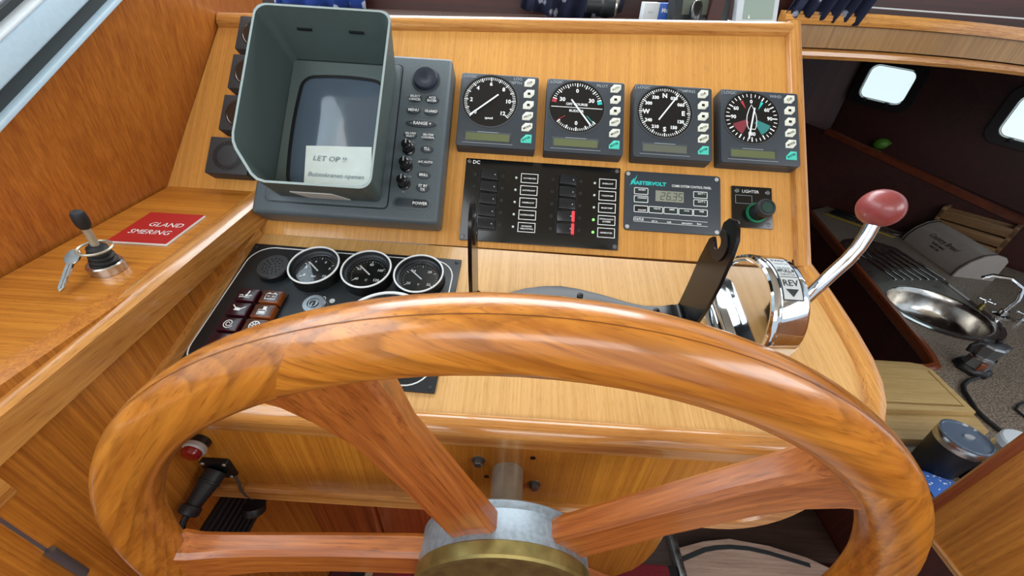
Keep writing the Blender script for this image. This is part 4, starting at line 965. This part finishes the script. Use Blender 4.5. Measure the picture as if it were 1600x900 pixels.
MB().lathe([(.012, 0), (.015, .004), (.016, .030), (.013, .034), (.013, .06)], 24).build('barrel', M_blackm, bd_); MB().lathe([(.0162, .004), (.0166, .005), (.0166, .007), (.0162, .008)], 24).build('ring', M_steel, bd_)
# curtains: pleated cloths hanging in front of the windscreen board
def curtain(name, x0, x1, zlow, y, mat, label, slant=0, n=9, top=1.66):
    v = []; f = []; m = 10; cols = n*4
    for j in range(m+1):
        for i in range(cols+1):
            t = i/cols; z = top+(zlow(t)-top)*j/m
            v.append((x0+(x1-x0)*t+slant*(1-j/m), y+.010*math.sin(t*n*2*PI+.6*math.sin(t*9)), z))
    for j in range(m):
        for i in range(cols): a = j*(cols+1)+i; f.append((a, a+1, a+cols+2, a+cols+1))
    o = MB().add(v, f).build(name, mat, smooth=80)
    md = o.modifiers.new('thick', 'SOLIDIFY'); md.thickness = .002
    return tag(o, label, 'curtain', 'curtains under the windscreen')
curtain('curtain', -.52, -.335, lambda t: 1.449+.002*math.sin(t*9), .955, M_bluecloth, 'bright blue flowered curtain behind the radar hood', .01, 4)
curtain('curtain', -.02, .180, lambda t: 1.470-.016*math.sin(t*PI)-.003*math.sin(t*23), .945, M_navy, 'dark navy flowered curtain behind the shelf, left of the carton', .03, 6)
curtain('curtain', .500, .648, lambda t: 1.486-.008*t-.005*abs(math.sin(t*12)), .945, M_navy, 'dark navy flowered curtain hanging over the header beam, far right', .06, 6)
tag(MB().tube([(.60, .985, 1.507), (1.05, .985, 1.504)], .0018, 8).build('curtain_wire', plain('white_wire', '#cfd3d3', .4), smooth=60), 'thin white curtain wire above the header beam', 'wire')

# ================================================================== HEADER OVER THE GALLEY ENTRANCE
hd = thing('header_beam', 'teak header beam with two mouldings over the galley entrance', 'beam')
def bow(z): return [(.50+.1*i, .95+.004*i*i*.3, z+.012-.0012*(i-2.2)**2*.6) for i in range(13)]
MB().sweep(bow(1.473), [(-.014, -.011), (.012, -.011), (.014, -.004), (.010, .004), (.006, .005), (.002, .010), (-.014, .011)]).build('upper_moulding', M_trimx, hd)
MB().sweep(bow(1.4485), [(-.010, -.025), (.004, -.025), (.004, .018), (-.010, .018)]).build('panel', M_header, hd)
MB().sweep(bow(1.413), [(-.012, -.009), (.008, -.009), (.013, -.003), (.012, .004), (.006, .008), (-.012, .009)]).build('lower_moulding', M_trimx, hd)

# ================================================================== GALLEY BELOW (dark)
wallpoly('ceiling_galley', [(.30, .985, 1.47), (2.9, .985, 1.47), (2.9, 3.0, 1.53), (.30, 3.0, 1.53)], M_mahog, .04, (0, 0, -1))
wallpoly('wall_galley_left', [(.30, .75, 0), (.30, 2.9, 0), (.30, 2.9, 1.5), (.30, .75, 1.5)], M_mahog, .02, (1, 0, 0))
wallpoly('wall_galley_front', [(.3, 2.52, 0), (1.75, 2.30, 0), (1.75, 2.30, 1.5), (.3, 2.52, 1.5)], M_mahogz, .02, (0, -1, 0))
# low side wall behind the counter and shelf lip
g0, g1 = Vector((1.61, 2.206)), Vector((2.54, .856)); gd = (g1-g0).normalized(); gn = Vector((-gd.y, gd.x))*-1
if gn.x > 0: gn = -gn
wallpoly('wall_galley_right', [(g0.x-.09, g0.y+.13, .0), (g1.x, g1.y, .0), (g1.x, g1.y, .70), (g0.x, g0.y, 1.045), (g0.x-.09, g0.y+.13, 1.07)], M_mahog, .03, (gn.x, gn.y, 0))
struct(MB().sweep([(g0.x, g0.y, 1.053), (g1.x, g1.y, .705)], [(-.012, -.014), (.012, -.014), (.012, .010), (.006, .014), (-.012, .014)]).build('trim_1', wood('dark_lip', '#6a2f16', '#451a0c', 'Y', 1, 40), smooth=30))
h0, h1 = Vector((1.70, 2.30)), Vector((2.75, .845)); hd_ = (h1-h0).normalized(); hn = Vector((hd_.y, -hd_.x)); hn = hn if hn.x < 0 else -hn
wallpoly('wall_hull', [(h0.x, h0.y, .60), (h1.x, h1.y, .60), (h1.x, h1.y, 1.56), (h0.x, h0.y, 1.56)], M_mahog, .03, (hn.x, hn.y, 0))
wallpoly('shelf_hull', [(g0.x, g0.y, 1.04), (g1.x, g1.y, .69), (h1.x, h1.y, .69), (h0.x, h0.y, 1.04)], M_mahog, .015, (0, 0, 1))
HM = basis((h0.x, h0.y, 0), (hd_.x, hd_.y, 0), (0, 0, 1))
def port(name, a0, a1, z0, z1, tilt):
    sh = lambda p: [(x, y+(x-a0)*tilt) for x, y in p]
    o = sh(rrect(a0-.035, a1+.035, z0-.03, z1+.03, .05, 5)); i = sh(rrect(a0, a1, z0, z1, .035, 5)); n = len(o)
    v = [(x, y, .001) for x, y in o]+[(x, y, .020) for x, y in o]+[(x, y, .020) for x, y in i]+[(x, y, .004) for x, y in i]
    f = [(r*n+q, r*n+(q+1) % n, (r+1)*n+(q+1) % n, (r+1)*n+q) for r in range(3) for q in range(n)]
    w = struct(MB().add(v, f).build(name, plain('port_frame', '#1d1816', .4), None, HM))
    MB().prism(sh(rrect(a0+.001, a1-.001, z0+.001, z1-.001, .034, 5)), .0015, .005).build('pane', M_pane, w, label='bright daylight pane')
    for t in (.2, .7): x = a0+(a1-a0)*t; MB().box(x-.008, x+.008, z0+(x-a0)*tilt-.012, z0+(x-a0)*tilt+.004, .004, .026, .002).build('catch', M_black, w)
    fr = MB(); ii = sh(rrect(a0+.004, a1-.004, z0+.004, z1-.004, .032, 5)); fr.line(ii, .004, .0055, closed=True); fr.build('bead', M_white, w, smooth=0)
dsto = lambda x: (x-h0.x)/hd_.x
port('window_2', .040, .235, 1.215, 1.365, -.08)
port('window_3', .590, .86, 1.150, 1.315, -.10)
# forward locker door in the bulkhead, with knob; green fruit on the shelf
ld = thing('locker_door', 'dark mahogany locker door under the forward shelf', 'door', basis((1.06, 2.36, .72), (1, -.16, 0), (0, 0, 1)))
MB().box(0, .42, 0, .30, 0, .012, .002).build('panel', M_mahogz, ld); MB().frame(.05, .37, .04, .26, .03, .0135).build('frame', M_mahog, ld, smooth=0); MB().ball((.40, .15, .02), .008, .008, .008, 12).build('knob', M_steel, ld)
lm = tag(MB().ball((0, 0, 0), .034, .026, .026, 20).ball((.034, 0, 0), .006, .006, .006, 10).build('lime', M_green_fruit, None, basis((1.80, 2.06, 1.035), (.5, -.7, .25), (0, 0, 1))), 'green lime-shaped fruit on the dark shelf below the porthole', 'fruit')
# counter with the deep well
CZ = .70
well = [(.90, .806), (1.192, .806), (1.225, .82), (1.243, .85), (1.262, .906), (1.328, 1.153), (1.529, 1.912), (1.545, 1.96)]
ct = thing('galley_counter', 'speckled stone galley counter down to the right', 'counter')
poly = [(.70, .42), (.70, .808)]+[(q[0], q[1]) for q in well[1:8]]+[(1.69, 2.04), (2.47, .905), (2.47, .42)]
def holed(name, mat, parent, outer, inner, z0, z1):
    bm = bmesh.new(); tops = []
    for z in (z1, z0):
        es = []; loops = []
        for lp_ in (outer, inner):
            vs = [bm.verts.new((x, y, z)) for x, y in lp_]; loops.append(vs)
            es += [bm.edges.new((vs[k_], vs[(k_+1) % len(vs)])) for k_ in range(len(vs))]
        bmesh.ops.triangle_fill(bm, use_beauty=True, edges=es); tops.append(loops)
    for a_, b_ in zip(tops[0], tops[1]):
        for k_ in range(len(a_)): bm.faces.new((a_[k_], a_[(k_+1) % len(a_)], b_[(k_+1) % len(b_)], b_[k_]))
    bmesh.ops.recalc_face_normals(bm, faces=bm.faces[:])
    return MB()._bm(bm, 0, None).build(name, mat, parent, smooth=0)
holed('worktop', M_counter, ct, poly, ell(1.480, 1.105, .1475, .1445, 36), CZ-.03, CZ)
MB().prism([(1.02, .50), (2.30, .50), (2.30, .79), (1.02, .79)], .0, CZ-.03).build('cabinet', M_mahogz, ct, smooth=0)
MB().prism([(1.26, .80), (1.30, .80), (1.58, 1.95), (1.55, 1.95)], 0, CZ-.03).build('cabinet_side', M_mahogz, ct, smooth=0)
MB().sweep([(.80, .806, CZ), (1.19, .806, CZ), (1.222, .818, CZ), (1.241, .85, CZ), (1.262, .906, CZ), (1.328, 1.153, CZ), (1.529, 1.912, CZ), (1.548, 1.98, CZ)], [(-.010, -.02), (.012, -.02), (.012, .006), (.007, .011), (-.006, .011), (-.010, .006)]).build('well_fiddle', wood('fiddle_mahogany', '#8a4420', '#5e2a12', 'Y', 1, 40), ct)
# sink unit
sk = thing('sink', 'stainless sink with round bowl and ribbed drainer in the counter', 'sink', T((0, 0, CZ)))
def sinkout(d): 
    a = ell(1.480, 1.105, .165+d, .160+d, 24, 180, 360); b = ell(1.575, 1.50, .135+d, .135+d, 18, 0, 180); return a+b
o = sinkout(0); i_ = ell(1.480, 1.105, .143, .140, 36); 
MB().line(o, .014, .0035, closed=True).build('rim', M_chrome, sk)
# deck as strips between outline and bowl, so the bowl stays open
ang = lambda p: math.atan2(p[1]-1.105, p[0]-1.480)
def hitout(a):
    best = None; dx, dy = math.cos(a), math.sin(a)
    for k_ in range(len(o)):
        x1, y1 = o[k_]; x2, y2 = o[(k_+1) % len(o)]; ex, ey = x2-x1, y2-y1; den = dx*ey-dy*ex
        if abs(den) < 1e-9: continue
        t = ((x1-1.480)*ey-(y1-1.105)*ex)/den; u = ((x1-1.480)*dy-(y1-1.105)*dx)/den
        if t > 0 and -1e-6 <= u <= 1+1e-6: best = t if best is None else max(best, t)
    return (1.480+dx*best, 1.105+dy*best)
nn = 96; ov = []; iv = []
for k_ in range(nn): a = 2*PI*k_/nn; ov.append(hitout(a)); iv.append((1.480+.143*math.cos(a), 1.105+.140*math.sin(a)))
MB().add([(x, y, .0022) for x, y in ov]+[(x, y, .0022) for x, y in iv], [(k_, (k_+1) % nn, nn+(k_+1) % nn, nn+k_) for k_ in range(nn)]).build('deck', M_sink, sk, smooth=60)
MB().lathe([(.146, .0035), (.143, .004), (.139, .0), (.135, -.020), (.128, -.06), (.11, -.085), (.04, -.095), (.0001, -.096)], 48, 0, T((1.480, 1.105, 0)) @ Matrix.Diagonal((1, .98, 1, 1)), False).build('bowl', plain('bowl_steel', (.62, .60, .56, 1), .22, 1, 0, .5, .12, 40), sk, smooth=70)
for k_ in range(7):
    x = 1.480+.035*k_; MB().box(x-.004, x+.004, 1.29+.004*k_, 1.55, .002, .0055, .0015, M=None).build('drainer_rib', M_chrome, sk)
# mixer tap
tp = thing('mixer_tap', 'chrome swan-neck mixer tap with cross handles behind the sink', 'tap', T((1.69, 1.095, CZ)) @ Matrix.Diagonal((.8, .8, .75, 1)))
MB().lathe([(.030, 0), (.030, .006), (.018, .012), (.016, .03)], 24).build('body', M_chrome, tp)
MB().tube([(0, 0, .02), (.01, .0, .09), (.006, .015, .14), (-.02, .05, .165), (-.055, .09, .155), (-.07, .105, .13)], .0085, 12, (0, 1, 0)).build('spout', M_chrome, tp)
for s_, cc in ((-1, (-.045, .045, .055)), (1, (.03, -.045, .045))):
    hnd = MB().lathe([(.010, 0), (.010, .02), (.006, .025), (.006, .035)], 14, 0, T((cc[0], cc[1], 0.0))); hnd.build('handle_stem', M_chrome if s_ > 0 else M_brass, tp)
    hh = MB()
    for k_ in range(4): a = PI/2*k_+.5; hh.tube([(cc[0], cc[1], .045), (cc[0]+.022*math.cos(a), cc[1]+.022*math.sin(a), .045)], .0035, 8); hh.ball((cc[0]+.024*math.cos(a), cc[1]+.024*math.sin(a), .045), .006, .006, .006, 10)
    hh.build('cross_handle', M_chrome, tp)
# roll-top bread bin
bb = thing('bread_bin', 'cream roll-top bread bin on the counter by the hull side', 'bread bin', basis((1.757, 1.352, CZ+.001), Vector((.05, .32, 0)), Vector((-1, .156, 0))))
q = [(0.02, 0), (.02, .01)]
profile = [(.0, 0), (-.004, .03), (-.022, .065), (-.052, .095), (-.085, .106), (-.115, .10), (-.130, .085), (-.135, 0)]
bM = Matrix(((0, 0, 1, 0), (1, 0, 0, 0), (0, 1, 0, 0), (0, 0, 0, 1)))
MB().prism([(x, y) for x, y in profile], .006, .318, 0, 2, 0, bM).build('body', M_offwhite, bb, smooth=40)
for z0 in (-.002, .318): MB().prism([(x*1.04+.002, y*1.03) for x, y in profile], z0, z0+.008, 0, 2, 0, bM).build('end_cap', M_offwhite, bb, smooth=40)
for z0 in (.0065, .3135): MB().sweep([(z0, x+.001 if x > -.01 else x, y+.0012) for x, y in profile[:6]], [(-.003, -.001), (.003, -.001), (.003, .001), (-.003, .001)], (1, 0, 0)).build('black_edge', M_black, bb)
def binp(x, s_):   # map (x along, s up the curved lid) to the lid surface
    pts = profile; d = 0
    for a, b in zip(pts, pts[1:]):
        L_ = math.dist(a, b)
        if d+L_ >= s_: t = (s_-d)/L_; nx, ny = (b[1]-a[1])/L_, -(b[0]-a[0])/L_; return (x, a[0]+(b[0]-a[0])*t+nx*.0012, a[1]+(b[1]-a[1])*t+ny*.0012)
        d += L_
    return (x, pts[-1][0], pts[-1][1])
m = MB().text('Country Bread', .026, 0, .012, 0, shear=.25, bold=.01).text('freshly baked', .013, 0, -.010, 0, bold=.02).text('every day', .013, 0, -.024, 0, bold=.02)
MB().add([binp(.16-p[0], .068+p[1]) for p in m.v], m.f).build('lettering', M_plateink, bb, smooth=0)
# wooden crate against the wall
cr_ = thing('slatted_crate', 'old slatted wooden crate between the bread bin and the hull side', 'crate', basis((1.895, 1.655, CZ+.001), (.567, -.824, 0), (.824, .567, 0)))
for k_ in range(3):
    MB().box(-.02, .22, 0, .010, .03+.045*k_, .068+.045*k_, .002).build('slat', M_crate, cr_)
    MB().box(-.02, .22, .065, .075, .03+.045*k_, .068+.045*k_, .002).build('slat', M_crate, cr_)
for x in (-.02, .205):
    MB().box(x, x+.015, 0, .075, 0, .17, .002).build('end_board', M_crate, cr_)
# knives and yellow ruler on the counter
tag(MB().box(0, .30, 0, .016, 0, .004, .001).build('ruler', M_yellow, None, basis((1.600, 1.925, CZ+.001), (.174, -.243, 0), (0, 1, 0))), 'flat yellow strip lying on the far counter', 'ruler')
for nm, p_, lab in (('kitchen_knife', (1.690, 1.975, CZ+.001), 'long kitchen knife with black handle, farther from the yellow strip'), ('kitchen_knife', (1.650, 1.945, CZ+.001), 'long kitchen knife with black handle, next to the yellow strip')):
    kf = thing(nm, lab, 'knife', basis(p_, (.174, -.243, 0), (0, 1, 0)), 'knives on the far counter')
    MB().box(0, .10, -.011, .011, 0, .014, .004).build('handle', M_black, kf); MB().prism([(.10, -.012), (.27, -.012), (.31, .008), (.10, .013)], .004, .006).build('blade', M_steel, kf)
# cutting boards
cb1 = thing('cutting_board', 'smaller maple cutting board with juice groove, upper of two', 'cutting board', T((0, 0, CZ+.021)))
p1 = [(.80, .612), (1.130, .625), (1.142, .762), (1.128, .780), (1.10, .786), (.80, .786)]
MB().prism(p1, 0, .018, .003).build('board', M_board, cb1)
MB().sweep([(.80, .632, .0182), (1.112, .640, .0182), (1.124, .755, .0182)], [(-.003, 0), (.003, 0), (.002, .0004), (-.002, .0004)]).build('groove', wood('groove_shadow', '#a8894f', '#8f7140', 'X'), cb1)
cb2 = thing('cutting_board', 'larger maple cutting board lying underneath the grooved one', 'cutting board', T((0, 0, CZ+.001)))
MB().prism([(.78, .545), (.985, .550), (1.10, .566), (1.136, .585), (1.145, .63), (1.145, .785), (.78, .785)], 0, .0195, .003).build('board', M_board, cb2)
# moka pot on an electric base with its cable
mk = thing('coffee_maker', 'small aluminium moka coffee maker on a black electric base', 'coffee maker', T((1.322, .815, CZ+.001)) @ Matrix.Diagonal((.80, .80, .66, 1)))
MB().lathe([(.050, 0), (.052, .006), (.048, .022), (.040, .030)], 8).build('base', M_black, mk)
MB().lathe([(.038, .028), (.036, .034), (.030, .072)], 8).build('boiler', M_zinc, mk, smooth=20); MB().lathe([(.034, .070), (.0345, .074), (.034, .078)], 24).build('collar', M_chrome, mk)
MB().lathe([(.029, .078), (.036, .135), (.030, .142), (.012, .148), (.0001, .149)], 8).build('pot', M_zinc, mk, smooth=20)
MB().prism([(.028, .122), (.054, .138), (.050, .140), (.030, .138)], -.012, .012, 0, 1, 0, Matrix(((1, 0, 0, 0), (0, 0, -1, 0), (0, 1, 0, 0), (0, 0, 0, 1)))).build('spout', M_zinc, mk)
MB().lathe([(.004, .147), (.004, .154), (.010, .157), (.010, .166), (.006, .170), (.0001, .171)], 14).build('lid_knob', M_black, mk)
MB().tube([(-.030, .004, .138), (-.054, .004, .142), (-.066, .004, .128), (-.062, .004, .098)], .008, 10, (0, 1, 0)).build('handle', M_black, mk)
MB().box(-.034, -.006, -.036, -.030, .032, .066, .001).build('badge', M_copper, mk)
tag(MB().tube([(1.30, .775, CZ+.008), (1.262, .762, CZ+.006), (1.232, .744, CZ+.006), (1.214, .722, CZ+.006), (1.200, .69, CZ+.006), (1.186, .66, CZ+.006), (1.184, .628, CZ+.006), (1.188, .600, CZ+.006), (1.20, .56, CZ+.006)], .0052, 10).build('power_cable', M_cable), 'black cable trailing from the coffee maker base across the counter', 'cable')
tag(MB().tube([(1.40, .715, CZ+.004), (1.353, .698, CZ+.004), (1.325, .688, CZ+.004), (1.30, .672, CZ+.004), (1.30, .650, CZ+.004), (1.34, .62, CZ+.004)], .0028, 8).build('thin_cord', M_cable), 'thin black cord looping on the counter at the right edge', 'cord')
# insulated mug, clear jar, blue cloth
mg = thing('travel_mug', 'black insulated tumbler with steel band and clear lid', 'mug', T((.935, .497, CZ+.001)))
MB().lathe([(.034, 0), (.0355, .003), (.041, .085)], 40).build('body', plain('black_powder_coat', '#0e1015', .45, 0, 0, .5, .1, 200), mg)
MB().lathe([(.0412, .085), (.0418, .087), (.0418, .101), (.0405, .104)], 40).build('steel_band', M_steel, mg)
MB().lathe([(.0395, .103), (.0420, .1045), (.0420, .108), (.039, .1095), (.037, .106), (.0001, .105)], 40).build('lid', plain('smoky_lid', '#5d6c80', .1, 0, .6), mg)
MB().prism(ell(.006, 0, .010, .006, 16), .1052, .1085).build('lid_tab', M_grey, mg)
jr = thing('storage_jar', 'clear tall jar with white lid beside the black tumbler', 'jar', T((1.012, .468, CZ+.001)))
MB().lathe([(.036, 0), (.037, .003), (.037, .115), (.034, .118), (.034, .115), (.035, .004), (.0001, .003)], 36).build('glass', M_clear, jr)
MB().lathe([(.0385, .116), (.0385, .128), (.036, .131), (.0001, .131)], 36).build('lid', M_whiteplastic, jr, label='ribbed white lid')
MB().lathe([(.033, .0045), (.033, .030), (.0001, .034)], 30).build('contents', M_navy, jr)
cl = []
for i in range(7):
    for j in range(7): cl.append((.880+.012*i, .425+.010*j, CZ+.004+.012*max(0, 1-((i-3)**2+(j-3)**2)/10)+.002*math.sin(i*2+j)))
tag(MB().add(cl, [(i*7+j, i*7+j+1, (i+1)*7+j+1, (i+1)*7+j) for i in range(6) for j in range(6)]).build('dish_cloth', navy('blue_check_cloth', '#3f6fc4', '#d5e2f8', 130), smooth=80), 'crumpled blue patterned cloth at the foot of the black tumbler', 'cloth')
# near partition of the galley with rounded edge post
pt = thing('galley_partition', 'teak partition panel with solid edge post at lower right', 'partition')
MB().box(.70, .72, -.6, .325, .805, 1.06).build('panel', wood('partition_veneer', '#c47e30', '#9c5c1c', 'Z', 1.0, 45, .4, .35, .3, 0, 9, .35), pt, smooth=0)
MB().sweep([(.71, .332, .80), (.71, .332, 1.06)], [(-.011, -.008), (.011, -.008), (.011, .003), (.006, .008), (-.006, .008), (-.011, .003)], (0, 1, 0)).build('edge_post', wood('post_teak', '#9a4e1e', '#733313', 'Z', 1, 45, .3, .3, .4), pt)
MB().box(.694, .722, -.6, .30, .797, .806, .001).build('bottom_strip', M_trimy, pt)
